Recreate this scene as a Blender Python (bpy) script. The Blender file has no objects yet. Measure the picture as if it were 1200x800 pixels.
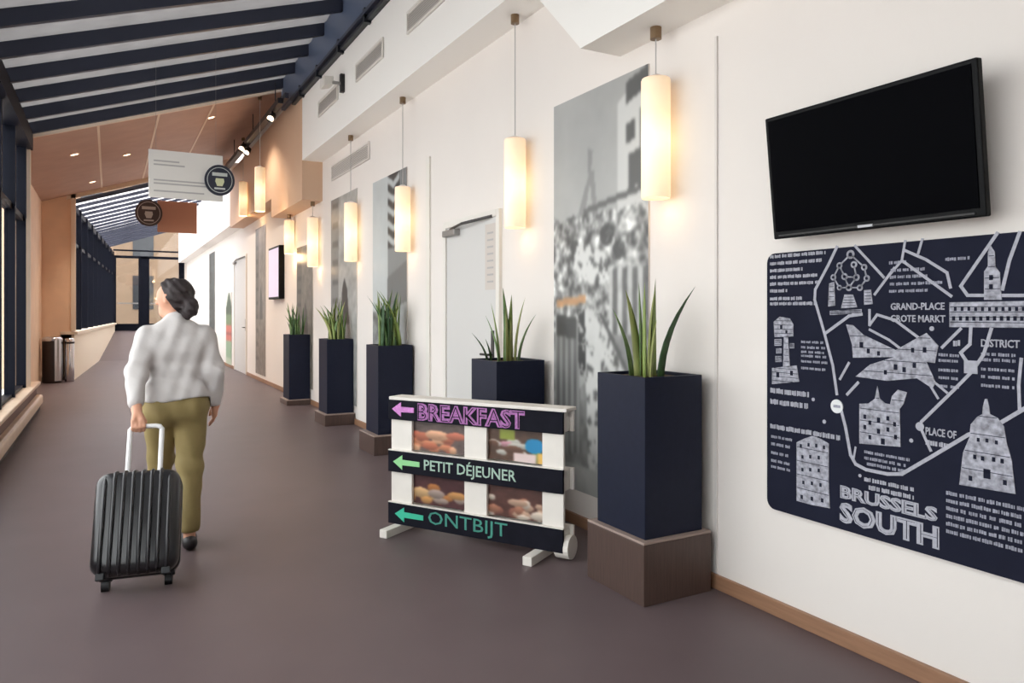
import bpy, bmesh, math, random
import numpy as np
from mathutils import Vector, Matrix

# ------------------------------------------------------------------ camera, sky, exposure
scene = bpy.context.scene
COL = scene.collection
YAW = math.radians(28.9)
cam_d = bpy.data.cameras.new('camera')
cam_d.sensor_width = 36.0
cam_d.lens = 855.0 / 1200.0 * 36.0
cam_d.shift_y = -34.0 / 1200.0
cam_d.clip_end = 300
cam = bpy.data.objects.new('camera', cam_d)
COL.objects.link(cam)
cam.location = (0, 0, 1.45)
cam.rotation_euler = (math.pi / 2, 0, -YAW)
scene.camera = cam

world = bpy.data.worlds.new('overcast_sky')
scene.world = world
world.use_nodes = True
wn = world.node_tree
bg = wn.nodes['Background']
bg.inputs[0].default_value = (1.0, 0.975, 0.962, 1)
bg.inputs[1].default_value = 3.6
scene.view_settings.view_transform = 'Standard'
scene.view_settings.look = 'None'
scene.view_settings.exposure = 0.42
scene.view_settings.gamma = 1.0
scene.view_settings.use_curve_mapping = False
scene.cycles.max_bounces = 10
scene.cycles.diffuse_bounces = 5
scene.cycles.transparent_max_bounces = 16
scene.cycles.sample_clamp_indirect = 6.0

rnd = random.Random(7)
R = math.radians


# ------------------------------------------------------------------ materials
def lin(c):
    return tuple(((v / 255.0) / 12.92 if v / 255.0 <= 0.04045 else ((v / 255.0 + 0.055) / 1.055) ** 2.4) for v in c)


MATS = {}


def mat(name, rgb, rough=0.5, metal=0.0, noise=0.0, nscale=20.0, bump=0.0, bscale=60.0, stretch=None, spec=0.5, coat=0.0):
    if name in MATS:
        return MATS[name]
    m = bpy.data.materials.new(name)
    m.use_nodes = True
    nt = m.node_tree
    b = nt.nodes['Principled BSDF']
    c = lin(rgb)
    b.inputs['Base Color'].default_value = (*c, 1)
    b.inputs['Roughness'].default_value = rough
    b.inputs['Metallic'].default_value = metal
    b.inputs['Specular IOR Level'].default_value = spec
    b.inputs['Coat Weight'].default_value = coat
    if noise or bump:
        tc = nt.nodes.new('ShaderNodeTexCoord')
        mp = nt.nodes.new('ShaderNodeMapping')
        nt.links.new(tc.outputs['Object'], mp.inputs[0])
        if stretch:
            mp.inputs['Scale'].default_value = stretch
    if noise:
        n = nt.nodes.new('ShaderNodeTexNoise')
        n.inputs['Scale'].default_value = nscale
        n.inputs['Detail'].default_value = 5
        nt.links.new(mp.outputs[0], n.inputs['Vector'])
        r = nt.nodes.new('ShaderNodeValToRGB')
        r.color_ramp.elements[0].position = 0.3
        r.color_ramp.elements[1].position = 0.7
        r.color_ramp.elements[0].color = (*[max(0, v * (1 - noise)) for v in c], 1)
        r.color_ramp.elements[1].color = (*[min(1, v * (1 + noise)) for v in c], 1)
        nt.links.new(n.outputs['Fac'], r.inputs[0])
        nt.links.new(r.outputs[0], b.inputs['Base Color'])
    if bump:
        n2 = nt.nodes.new('ShaderNodeTexNoise')
        n2.inputs['Scale'].default_value = bscale
        n2.inputs['Detail'].default_value = 3
        nt.links.new(mp.outputs[0], n2.inputs['Vector'])
        bp = nt.nodes.new('ShaderNodeBump')
        bp.inputs['Strength'].default_value = bump
        bp.inputs['Distance'].default_value = 0.02
        nt.links.new(n2.outputs['Fac'], bp.inputs['Height'])
        nt.links.new(bp.outputs[0], b.inputs['Normal'])
    MATS[name] = m
    return m


def emit_mat(name, rgb, strength):
    m = bpy.data.materials.new(name)
    m.use_nodes = True
    b = m.node_tree.nodes['Principled BSDF']
    b.inputs['Base Color'].default_value = (*lin(rgb), 1)
    b.inputs['Emission Color'].default_value = (*lin(rgb), 1)
    b.inputs['Emission Strength'].default_value = strength
    MATS[name] = m
    return m


def glass_mat(name, tint=(0.93, 0.96, 0.97), refl=0.07):
    m = bpy.data.materials.new(name)
    m.use_nodes = True
    nt = m.node_tree
    nt.nodes.clear()
    out = nt.nodes.new('ShaderNodeOutputMaterial')
    mx = nt.nodes.new('ShaderNodeMixShader')
    tr = nt.nodes.new('ShaderNodeBsdfTransparent')
    gl = nt.nodes.new('ShaderNodeBsdfGlossy')
    tr.inputs[0].default_value = (*tint, 1)
    gl.inputs['Roughness'].default_value = 0.03
    mx.inputs[0].default_value = refl
    nt.links.new(tr.outputs[0], mx.inputs[1])
    nt.links.new(gl.outputs[0], mx.inputs[2])
    nt.links.new(mx.outputs[0], out.inputs[0])
    MATS[name] = m
    return m


def translucent_mat(name, refl, trans, nscale=6.0):
    """Daylight roof sheet: part of the light bounces off, part comes through diffused."""
    m = bpy.data.materials.new(name)
    m.use_nodes = True
    nt = m.node_tree
    nt.nodes.clear()
    out = nt.nodes.new('ShaderNodeOutputMaterial')
    ad = nt.nodes.new('ShaderNodeAddShader')
    df = nt.nodes.new('ShaderNodeBsdfDiffuse')
    tl = nt.nodes.new('ShaderNodeBsdfTranslucent')
    df.inputs[0].default_value = (refl, refl, refl * 1.02, 1)
    tc = nt.nodes.new('ShaderNodeTexCoord')
    n = nt.nodes.new('ShaderNodeTexNoise')
    n.inputs['Scale'].default_value = nscale
    n.inputs['Detail'].default_value = 4
    r = nt.nodes.new('ShaderNodeValToRGB')
    r.color_ramp.elements[0].position = 0.3
    r.color_ramp.elements[1].position = 0.7
    r.color_ramp.elements[0].color = (trans * 0.82, trans * 0.82, trans * 0.84, 1)
    r.color_ramp.elements[1].color = (trans * 1.1, trans * 1.1, trans * 1.12, 1)
    nt.links.new(tc.outputs['Object'], n.inputs['Vector'])
    nt.links.new(n.outputs['Fac'], r.inputs[0])
    nt.links.new(r.outputs[0], tl.inputs[0])
    nt.links.new(df.outputs[0], ad.inputs[0])
    nt.links.new(tl.outputs[0], ad.inputs[1])
    nt.links.new(ad.outputs[0], out.inputs[0])
    MATS[name] = m
    return m


def print_mat(name, rough=0.4):
    """Flat print: colours come from the panel's own printed colour attribute."""
    m = bpy.data.materials.new(name)
    m.use_nodes = True
    nt = m.node_tree
    b = nt.nodes['Principled BSDF']
    a = nt.nodes.new('ShaderNodeVertexColor')
    a.layer_name = 'print'
    nt.links.new(a.outputs[0], b.inputs['Base Color'])
    b.inputs['Roughness'].default_value = rough
    MATS[name] = m
    return m


mat('wall_white', (232, 225, 219), 0.75, bump=0.04, bscale=180, noise=0.012, nscale=1.5)
mat('bulkhead_white', (246, 243, 238), 0.7)
mat('floor_vinyl', (103, 89, 90), 0.42, noise=0.05, nscale=2.2, bump=0.05, bscale=240, spec=0.22)
mat('baseboard_wood', (150, 112, 86), 0.5, noise=0.12, nscale=8, stretch=(8, 0.6, 8))
mat('steel_navy', (42, 47, 64), 0.45)
mat('navy_frame', (12, 15, 27), 0.5, spec=0.12)
mat('steel_blue', (84, 96, 120), 0.45)
mat('rail_dark', (38, 42, 50), 0.4, metal=0.4)
mat('tan_panel', (182, 148, 130), 0.6, noise=0.06, nscale=3)
mat('tan_wall', (232, 198, 168), 0.6, noise=0.05, nscale=3)
mat('tan_bulk', (214, 180, 152), 0.65)
mat('cream_trim', (226, 208, 188), 0.6)
mat('bench_cream', (216, 190, 166), 0.45, noise=0.06, nscale=5)
mat('bench_red', (92, 50, 42), 0.5)
mat('base_dark', (60, 48, 44), 0.6)
mat('parapet_cream', (238, 222, 200), 0.7)
mat('planter_navy', (27, 31, 48), 0.5, noise=0.08, nscale=30, spec=0.18)
mat('plinth_wood', (78, 60, 54), 0.42, noise=0.16, nscale=10, stretch=(9, 9, 0.7))
mat('plinth_edge', (160, 140, 130), 0.5)
mat('soil', (96, 82, 60), 0.95, noise=0.4, nscale=60, bump=0.6, bscale=90)
mat('leaf_bright', (128, 146, 76), 0.45, noise=0.22, nscale=30, stretch=(1, 1, 0.12))
mat('leaf_pale', (164, 170, 104), 0.5, noise=0.2, nscale=30, stretch=(1, 1, 0.12))
mat('leaf_dark', (58, 92, 52), 0.45, noise=0.25, nscale=20)
mat('leaf_mid', (104, 134, 78), 0.45, noise=0.25, nscale=20)
mat('door_grey', (208, 206, 203), 0.5)
mat('frame_white', (228, 223, 215), 0.55)
mat('metal_grey', (150, 148, 145), 0.35, metal=0.7)
mat('metal_dark', (48, 46, 46), 0.4, metal=0.3)
mat('brass', (128, 104, 78), 0.4, metal=0.5)
mat('chrome', (200, 200, 204), 0.18, metal=1.0)
mat('vent_grey', (220, 214, 208), 0.6)
mat('vent_back', (186, 181, 177), 0.7)
mat('notice', (205, 196, 188), 0.6)
mat('tv_black', (8, 8, 10), 0.45, spec=0.12)
mat('tv_screen', (1, 1, 4), 0.4, spec=0.02)
mat('logo_grey', (190, 190, 195), 0.4)
mat('board_navy', (31, 33, 48), 0.8, spec=0.1, noise=0.12, nscale=5)
mat('chalk', (172, 172, 182), 0.8, noise=0.12, nscale=60)
mat('chalk_draw', (158, 158, 168), 0.8, noise=0.5, nscale=45)
mat('chalk_bright', (226, 228, 228), 0.8)
mat('chalk_dim', (150, 151, 164), 0.8, noise=0.25, nscale=90)
mat('pallet_white', (232, 226, 218), 0.65, noise=0.03, nscale=8)
mat('pallet_black', (26, 26, 35), 0.75, spec=0.1, noise=0.15, nscale=10)
mat('chalk_pink', (208, 136, 204), 0.8, noise=0.15, nscale=50)
mat('chalk_mauve', (172, 112, 172), 0.8, noise=0.3, nscale=70)
mat('chalk_green', (150, 214, 150), 0.8)
mat('chalk_pale', (176, 202, 186), 0.8, noise=0.12, nscale=50)
mat('chalk_teal', (62, 190, 156), 0.8)
mat('chalk_teal_dim', (70, 148, 132), 0.8, noise=0.1, nscale=50)
mat('sign_white', (226, 222, 216), 0.5)
mat('sign_grey', (178, 174, 172), 0.6)
mat('badge_navy', (36, 40, 56), 0.5)
mat('badge_pale', (196, 200, 196), 0.5)
mat('badge_yellow', (206, 208, 170), 0.5)
mat('badge_brown', (58, 44, 46), 0.5)
mat('sign_brown', (168, 122, 102), 0.6)
mat('bin_dark', (46, 36, 36), 0.35, metal=0.3)
mat('skin', (214, 158, 130), 0.5)
mat('hair', (44, 33, 34), 0.55, noise=0.35, nscale=30, stretch=(6, 6, 1), bump=0.3, bscale=80)
mat('blouse', (206, 201, 199), 0.75, bump=0.35, bscale=9)
mat('khaki', (146, 128, 82), 0.75, bump=0.3, bscale=10, noise=0.1, nscale=5)
mat('shoe', (40, 36, 38), 0.5)
mat('lip', (170, 96, 88), 0.5)
mat('eye_white', (232, 230, 226), 0.3)
mat('iris', (60, 42, 32), 0.3)
mat('case_shell', (25, 24, 28), 0.28, noise=0.15, nscale=14, spec=0.7)
mat('case_black', (22, 22, 26), 0.45)
mat('handle_white', (232, 230, 230), 0.3)
mat('concrete', (128, 126, 124), 0.9, noise=0.08, nscale=2)
mat('bounce_ground', (214, 210, 208), 0.9, noise=0.05, nscale=2)
mat('stone_facade', (124, 104, 86), 0.85, noise=0.06, nscale=2)
mat('window_dark', (40, 44, 50), 0.2)
emit_mat('display_face', (196, 184, 206), 0.5)
glass_mat('glass', (0.92, 0.95, 0.96), 0.06)
glass_mat('door_glass', (0.95, 0.96, 0.95), 0.06)
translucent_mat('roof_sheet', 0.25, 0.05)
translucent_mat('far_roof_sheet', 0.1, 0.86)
print_mat('print')
emit_mat('downlight_glow', (255, 226, 190), 3.5)


# ------------------------------------------------------------------ object helpers
def tag(o, label=None, cat=None, group=None, kind=None):
    if label:
        o['label'] = label
    if cat:
        o['category'] = cat
    if group:
        o['group'] = group
    if kind:
        o['kind'] = kind
    return o


def thing(name, label, cat, loc=(0, 0, 0), rot=(0, 0, 0), group=None, kind=None):
    o = bpy.data.objects.new(name, None)
    o.empty_display_size = 0.1
    COL.objects.link(o)
    o.location = loc
    o.rotation_euler = rot
    return tag(o, label, cat, group, kind)


def copy_tree(o, parent=None):
    c = o.copy()
    COL.objects.link(c)
    c.parent = parent
    for ch in list(o.children):
        copy_tree(ch, c)
    return c


def link_mesh(name, me, material, parent=None, smooth=False, bevel=0.0):
    o = bpy.data.objects.new(name, me)
    COL.objects.link(o)
    if material:
        me.materials.append(MATS[material])
    if parent:
        o.parent = parent
    if smooth:
        me.polygons.foreach_set('use_smooth', [True] * len(me.polygons))
    if bevel:
        b = o.modifiers.new('bevel', 'BEVEL')
        b.width = bevel
        b.segments = 2
        b.limit_method = 'ANGLE'
    return o


class MB:
    """Collects simple shapes; build() links them as one mesh object."""

    def __init__(s):
        s.v, s.f = [], []

    def box(s, x0, x1, y0, y1, z0, z1):
        n = len(s.v)
        s.v += [(x, y, z) for z in (z0, z1) for y in (y0, y1) for x in (x0, x1)]
        s.f += [tuple(n + i for i in q) for q in ((0, 2, 3, 1), (4, 5, 7, 6), (0, 1, 5, 4), (2, 6, 7, 3), (0, 4, 6, 2), (1, 3, 7, 5))]
        return s

    def hexa(s, pts):
        """8 corners in box order (x fastest, then y, then z)."""
        n = len(s.v)
        s.v += [tuple(p) for p in pts]
        s.f += [tuple(n + i for i in q) for q in ((0, 2, 3, 1), (4, 5, 7, 6), (0, 1, 5, 4), (2, 6, 7, 3), (0, 4, 6, 2), (1, 3, 7, 5))]
        return s

    def prism(s, poly, a, b, fn):
        """poly: 2-D outline; fn(p, q, h) -> 3-D; extruded from h=a to h=b."""
        n, k = len(s.v), len(poly)
        s.v += [fn(p, q, a) for p, q in poly] + [fn(p, q, b) for p, q in poly]
        s.f.append(tuple(n + i for i in range(k)))
        s.f.append(tuple(n + k + i for i in reversed(range(k))))
        for i in range(k):
            j = (i + 1) % k
            s.f.append((n + i, n + k + i, n + k + j, n + j))
        return s

    def tube(s, pts, r, seg=8, caps=True):
        pts = [Vector(p) for p in pts]
        rs = r if isinstance(r, (list, tuple)) else [r] * len(pts)
        n = len(s.v)
        for i, p in enumerate(pts):
            d = (pts[min(i + 1, len(pts) - 1)] - pts[max(i - 1, 0)]).normalized()
            a = d.orthogonal().normalized() if i == 0 else (a - d * a.dot(d)).normalized()
            b = d.cross(a)
            for k in range(seg):
                t = 2 * math.pi * k / seg
                s.v.append(tuple(p + (a * math.cos(t) + b * math.sin(t)) * rs[i]))
        for i in range(len(pts) - 1):
            for k in range(seg):
                k2 = (k + 1) % seg
                s.f.append((n + i * seg + k, n + i * seg + k2, n + (i + 1) * seg + k2, n + (i + 1) * seg + k))
        if caps:
            s.f.append(tuple(n + k for k in reversed(range(seg))))
            s.f.append(tuple(n + (len(pts) - 1) * seg + k for k in range(seg)))
        return s

    def lathe(s, prof, seg=24, c=(0, 0, 0)):
        n = len(s.v)
        for r, z in prof:
            for k in range(seg):
                t = 2 * math.pi * k / seg
                s.v.append((c[0] + r * math.cos(t), c[1] + r * math.sin(t), c[2] + z))
        for i in range(len(prof) - 1):
            for k in range(seg):
                k2 = (k + 1) % seg
                s.f.append((n + i * seg + k, n + i * seg + k2, n + (i + 1) * seg + k2, n + (i + 1) * seg + k))
        return s

    def mesh(s, name):
        me = bpy.data.meshes.new(name)
        me.from_pydata([tuple(p) for p in s.v], [], s.f)
        me.update()
        bm = bmesh.new()
        bm.from_mesh(me)
        bmesh.ops.recalc_face_normals(bm, faces=bm.faces)
        bm.to_mesh(me)
        bm.free()
        return me

    def build(s, name, material, parent=None, smooth=False, bevel=0.0):
        return link_mesh(name, s.mesh(name), material, parent, smooth, bevel)


def box(name, material, parent, x0, x1, y0, y1, z0, z1, bevel=0.0):
    return MB().box(x0, x1, y0, y1, z0, z1).build(name, material, parent, bevel=bevel)


def text_mesh(txt, w, hgt, depth=0.002, bold=0.0, fit=True):
    """Lettering as a mesh in the local XZ plane, lower left corner at the origin, facing -Y."""
    cu = bpy.data.curves.new('lettering', 'FONT')
    cu.body = txt
    cu.extrude = 0.02
    cu.offset = bold
    cu.resolution_u = 2
    o = bpy.data.objects.new('lettering_tmp', cu)
    COL.objects.link(o)
    bpy.context.view_layer.update()
    me = bpy.data.meshes.new_from_object(o.evaluated_get(bpy.context.evaluated_depsgraph_get()))
    bpy.data.objects.remove(o)
    co = np.array([v.co[:] for v in me.vertices])
    lo, hi = co.min(0), co.max(0)
    sx = w / (hi[0] - lo[0])
    sy = hgt / (hi[1] - lo[1])
    for v, c in zip(me.vertices, co):
        v.co = ((c[0] - lo[0]) * sx, -(c[2] - lo[2]) / (hi[2] - lo[2]) * depth, (c[1] - lo[1]) * sy)
    me.materials.clear()
    return me


def upsample(img, k):
    nr, nc = img.shape[:2]
    yy = np.clip((np.arange(nr * k) + .5) / k - .5, 0, nr - 1.001)
    xx = np.clip((np.arange(nc * k) + .5) / k - .5, 0, nc - 1.001)
    y0, x0 = yy.astype(int), xx.astype(int)
    fy, fx = (yy - y0)[:, None, None], (xx - x0)[None, :, None]
    return (img[y0][:, x0] * (1 - fx) + img[y0][:, x0 + 1] * fx) * (1 - fy) + (img[y0 + 1][:, x0] * (1 - fx) + img[y0 + 1][:, x0 + 1] * fx) * fy


def painted_panel(name, img, w, hgt, parent, to3d, material='print', up=2):
    """Flat print: a grid of small cells, img is (rows, cols, 3) sRGB 0-255, row 0 on top. to3d(s, z) -> local point."""
    img = np.asarray(img, float)
    pad = np.pad(img, ((1, 1), (1, 1), (0, 0)), 'edge')
    kern = ((0, 0, 1), (0, 1, 2), (0, 2, 1), (1, 0, 2), (1, 1, 6), (1, 2, 2), (2, 0, 1), (2, 1, 2), (2, 2, 1))
    img = sum(pad[a:a + img.shape[0], b:b + img.shape[1]] * k for a, b, k in kern) / 18.0      # soft print
    img = np.clip(upsample(img, up), 0, 255) / 255.0
    col = np.where(img <= 0.04045, img / 12.92, ((img + 0.055) / 1.055) ** 2.4)
    nr, nc = col.shape[:2]
    verts = [to3d(w * j / nc, hgt * (1 - i / nr)) for i in range(nr + 1) for j in range(nc + 1)]
    faces = [(i * (nc + 1) + j, (i + 1) * (nc + 1) + j, (i + 1) * (nc + 1) + j + 1, i * (nc + 1) + j + 1) for i in range(nr) for j in range(nc)]
    me = bpy.data.meshes.new(name)
    me.from_pydata(verts, [], faces)
    at = me.color_attributes.new('print', 'FLOAT_COLOR', 'CORNER')
    flat = np.ones((nr * nc, 4, 4), dtype=np.float32)
    flat[:, :, :3] = col.reshape(-1, 1, 3)
    at.data.foreach_set('color', flat.ravel())
    me.update()
    return link_mesh(name, me, material, parent)


# signed-distance modelling for the figure
def sdf_surface(prims, hstep, k=0.03, cut=None, fold=None):
    """prims: list of (a, b, ra, rb) tapered capsules, blended; negative radius flag not used. Returns verts, quads."""
    A = np.array([np.minimum(p[0], p[1]) - max(p[2], p[3]) for p in prims]).min(0) - 0.05
    B = np.array([np.maximum(p[0], p[1]) + max(p[2], p[3]) for p in prims]).max(0) + 0.05
    n = np.ceil((B - A) / hstep).astype(int) + 1
    ax = [A[i] + hstep * np.arange(n[i]) for i in range(3)]
    V = np.full(tuple(n), 0.2, dtype=np.float32)
    for p in prims:
        a, b, ra, rb = np.array(p[0], float), np.array(p[1], float), p[2], p[3]
        kk = p[4] if len(p) > 4 else k
        lo = np.minimum(a, b) - max(ra, rb) - 0.06
        hi = np.maximum(a, b) + max(ra, rb) + 0.06
        sl = tuple(slice(max(0, int((lo[i] - A[i]) / hstep)), min(n[i], int((hi[i] - A[i]) / hstep) + 2)) for i in range(3))
        X = ax[0][sl[0]][:, None, None]
        Y = ax[1][sl[1]][None, :, None]
        Z = ax[2][sl[2]][None, None, :]
        ba = b - a
        t = ((X - a[0]) * ba[0] + (Y - a[1]) * ba[1] + (Z - a[2]) * ba[2]) / max(1e-9, ba.dot(ba))
        t = np.clip(t, 0, 1)
        d = np.sqrt((X - a[0] - t * ba[0]) ** 2 + (Y - a[1] - t * ba[1]) ** 2 + (Z - a[2] - t * ba[2]) ** 2) - (ra + (rb - ra) * t)
        cur = V[sl]
        hh = np.clip(0.5 + 0.5 * (cur - d) / kk, 0, 1)
        V[sl] = cur * (1 - hh) + d * hh - kk * hh * (1 - hh)
    X = ax[0][:, None, None]
    Y = ax[1][None, :, None]
    Z = ax[2][None, None, :]
    if fold is not None:
        V = V + fold(X, Y, Z).astype(np.float32)
    if cut is not None:
        V = np.maximum(V, cut(X, Y, Z).astype(np.float32))
    S = V < 0
    nx, ny, nz = V.shape
    cnt = np.zeros((nx - 1, ny - 1, nz - 1), np.float32)
    pos = np.zeros((nx - 1, ny - 1, nz - 1, 3), np.float32)
    corners = [(i, j, l) for i in (0, 1) for j in (0, 1) for l in (0, 1)]

    def sub(T, c):
        return T[c[0]:nx - 1 + c[0], c[1]:ny - 1 + c[1], c[2]:nz - 1 + c[2]]
    for c in corners:
        for axn in range(3):
            if c[axn]:
                continue
            d = list(c)
            d[axn] = 1
            va, vb = sub(V, c), sub(V, d)
            cr = sub(S, c) != sub(S, d)
            t = np.where(cr, va / np.where(cr, va - vb, 1), 0)
            cnt += cr
            for q in range(3):
                pos[..., q] += np.where(cr, c[q] + (t if q == axn else 0), 0)
    act = cnt > 0
    idx = -np.ones(act.shape, int)
    idx[act] = np.arange(act.sum())
    cell = np.argwhere(act)
    verts = (cell + pos[act] / cnt[act][:, None]) * hstep + A
    quads = []
    for axn in range(3):
        d = [0, 0, 0]
        d[axn] = 1
        a_ = S[:nx - d[0], :ny - d[1], :nz - d[2]]
        b_ = S[d[0]:, d[1]:, d[2]:]
        e = np.argwhere(a_ != b_)
        o1, o2 = [i for i in range(3) if i != axn]
        e = e[(e[:, o1] > 0) & (e[:, o2] > 0)]
        ins = a_[e[:, 0], e[:, 1], e[:, 2]]

        def at(da, db):
            q = e.copy()
            q[:, o1] -= da
            q[:, o2] -= db
            return idx[q[:, 0], q[:, 1], q[:, 2]]
        Q = np.stack([at(0, 0), at(1, 0), at(1, 1), at(0, 1)], 1)
        flip = ins if axn != 1 else ~ins
        Q[~flip] = Q[~flip][:, ::-1]
        quads.append(Q)
    return verts, np.concatenate(quads)


def sdf_obj(name, prims, hstep, material, parent, k=0.03, cut=None, fold=None, smooth_it=2):
    v, q = sdf_surface(prims, hstep, k, cut, fold)
    me = bpy.data.meshes.new(name)
    me.from_pydata(v.tolist(), [], q.tolist())
    me.update()
    bm = bmesh.new()
    bm.from_mesh(me)
    bmesh.ops.recalc_face_normals(bm, faces=bm.faces)
    for _ in range(smooth_it):
        bmesh.ops.smooth_vert(bm, verts=bm.verts, factor=0.4, use_axis_x=True, use_axis_y=True, use_axis_z=True)
    bm.to_mesh(me)
    bm.free()
    return link_mesh(name, me, material, parent, smooth=True)


def ident(p, q, h):
    return (p, q, h)

# ================================================================== THE SETTING
WX = 2.80          # right wall face
BX = 2.50          # face of the boxed-out bulkhead above it
GX = -1.00         # left glass line
Y_BACK, Y_PORTAL, Y_PORTAL2, Y_END = -5.0, 12.15, 18.3, 33.0
RAMP0, RAMP_Z = 25.0, 0.74


def roof_z(x):
    return 4.06 + 0.335 * (x + 1.0)


fl = MB().box(-1.6, 3.2, Y_BACK - 0.3, RAMP0, -0.15, 0.0).build('floor', 'floor_vinyl')
tag(fl, 'grey-brown smooth vinyl corridor floor', 'floor', kind='structure')
rp = MB().hexa([(-0.9, RAMP0, -0.15), (3.2, RAMP0, -0.15), (-0.9, Y_END + 0.3, -0.15), (3.2, Y_END + 0.3, -0.15),
                (-0.9, RAMP0, 0.0), (3.2, RAMP0, 0.0), (-0.9, Y_END + 0.3, RAMP_Z), (3.2, Y_END + 0.3, RAMP_Z)]).build('floor', 'floor_vinyl')
tag(rp, 'floor ramp rising towards the glazed doors at the corridor end', 'ramp', kind='structure')
gr = MB().box(-60, -1.75, -40, 80, -0.4, -0.2).build('ground', 'bounce_ground')  # pale tone chosen to bounce daylight up onto the bulkhead and ceiling
tag(gr, 'ground outside the glass wall, made pale to bounce daylight indoors', 'ground', kind='structure')
gr2 = MB().box(-1.7, 40, Y_END + 0.35, 80, 0.2, RAMP_Z - 0.02).build('ground', 'concrete')
tag(gr2, 'pale paved forecourt outside the end doors', 'ground', kind='structure')

w = MB().box(WX, WX + 0.25, Y_BACK, Y_END + 0.2, 0.0, 5.3).build('wall_right', 'wall_white')
tag(w, 'long off-white plaster wall carrying the posters and screen', 'wall', kind='structure')
w = MB().box(GX - 0.3, WX, Y_BACK - 0.25, Y_BACK, 0.0, 5.4).build('wall_back', 'wall_white')
tag(w, 'plain off-white end wall closing the corridor opposite the glazed doors', 'wall', kind='structure')
w = MB().box(GX - 0.3, GX, Y_BACK, -1.6, 0.0, 5.0).build('wall_left', 'wall_white')
tag(w, 'solid off-white wall before the glass wall starts', 'wall', kind='structure')

# stepped bulkhead: one face whose lower edge climbs in a slope
bh = MB()
poly = [(Y_BACK, 3.05), (3.67, 3.05), (4.33, 3.70), (10.95, 3.70), (10.95, 4.62), (Y_BACK, 4.62)]
bh.prism(poly, BX, WX + 0.01, lambda p, q, h: (h, p, q))
o = bh.build('wall_bulkhead', 'bulkhead_white')
tag(o, 'off-white boxed-out bulkhead with sloping step in its underside', 'bulkhead', kind='structure')
o = MB().prism([(10.951, 3.12), (13.3, 3.12), (13.3, 3.45), (Y_PORTAL2, 3.45), (Y_PORTAL2, 4.75), (10.951, 4.75)], BX - 0.002, WX + 0.01, lambda p, q, h: (h, p, q)).build('wall_bulkhead', 'tan_bulk')
tag(o, 'tan bulkhead beneath the brown ceiling section', 'bulkhead', kind='structure')
o = MB().box(BX, WX + 0.01, Y_PORTAL2, Y_END, 3.50, 5.0).build('wall_bulkhead', 'bulkhead_white')
tag(o, 'white bulkhead over the stretch beside the ramp', 'bulkhead', kind='structure')

bb = thing('baseboard_right', 'pale brown wooden baseboard along the right wall', 'baseboard', kind='structure')
for a, b in ((Y_BACK, 5.20), (6.42, 12.9), (12.9, 17.75), (19.75, RAMP0)):
    box('board', 'baseboard_wood', bb, WX - 0.018, WX + 0.005, a, b, 0.0, 0.075, 0.004)

t1 = MB().box(WX - 0.010, WX + 0.01, 2.832, 2.848, 0.08, 2.90).build('trim_1', 'vent_grey')
tag(t1, 'thin vertical grey joint strip beside the screen wall', 'trim', kind='structure')
t2 = MB().box(WX - 0.018, WX + 0.01, 6.74, 6.82, 0.08, 3.0).build('trim_2', 'frame_white')
tag(t2, 'off-white vertical wall batten between door and poster', 'trim', kind='structure')

# steel band and rails on top of the bulkhead
sb = thing('trim_3', 'dark blue steel beam with twin rails above the bulkhead', 'beam', kind='structure')
box('beam', 'steel_blue', sb, BX - 0.06, BX + 0.1, -1.6, Y_PORTAL, 4.72, roof_z(BX) + 0.02)
box('rail', 'rail_dark', sb, BX - 0.055, BX + 0.01, -1.6, 11.4, 4.625, 4.665)
box('rail', 'steel_navy', sb, BX - 0.085, BX - 0.04, -1.6, 11.4, 4.685, 4.725)
for y in (5.6, 6.65, 7.7, 8.75, 9.8, 10.8):
    box('bracket', 'rail_dark', sb, BX - 0.08, BX + 0.0, y, y + 0.06, 4.60, 4.76)

# ---- glazed lean-to roof
roof = thing('ceiling', 'sloping glazed roof with dark rafters and grey daylight panels', 'roof', kind='structure')
X0, X1 = GX - 0.15, BX + 0.12
ys = [Y_PORTAL - 0.12 - 0.85 * i for i in range(17)]
rm = MB()
rd, rw = 0.165, 0.06
rm.hexa([(X0, -rw / 2, roof_z(X0) - rd), (X1, -rw / 2, roof_z(X1) - rd), (X0, rw / 2, roof_z(X0) - rd), (X1, rw / 2, roof_z(X1) - rd),
         (X0, -rw / 2, roof_z(X0)), (X1, -rw / 2, roof_z(X1)), (X0, rw / 2, roof_z(X0)), (X1, rw / 2, roof_z(X1))])
rme = rm.mesh('rafter')
rme.materials.append(MATS['steel_navy'])
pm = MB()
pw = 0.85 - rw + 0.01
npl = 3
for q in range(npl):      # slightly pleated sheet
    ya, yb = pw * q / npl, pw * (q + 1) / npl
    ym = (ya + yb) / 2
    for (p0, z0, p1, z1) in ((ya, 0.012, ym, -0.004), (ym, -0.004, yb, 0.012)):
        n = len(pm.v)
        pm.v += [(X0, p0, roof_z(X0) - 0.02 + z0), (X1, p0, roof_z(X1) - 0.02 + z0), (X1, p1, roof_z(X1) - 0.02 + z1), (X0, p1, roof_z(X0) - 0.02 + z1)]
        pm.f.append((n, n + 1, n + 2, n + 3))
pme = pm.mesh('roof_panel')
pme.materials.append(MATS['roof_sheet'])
for i, y in enumerate(ys):
    r_ = bpy.data.objects.new('rafter', rme)
    COL.objects.link(r_)
    r_.parent = roof
    r_.location = (0, y, 0)
    if i:
        p_ = bpy.data.objects.new('roof_panel', pme)
        COL.objects.link(p_)
        p_.parent = roof
        p_.location = (0, y + rw / 2 - 0.005, 0)
MB().box(X0, X0 + 0.22, -1.6, Y_PORTAL, roof_z(X0) - 0.30, roof_z(X0) - 0.06).build('eave_beam', 'navy_frame', roof)
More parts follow.
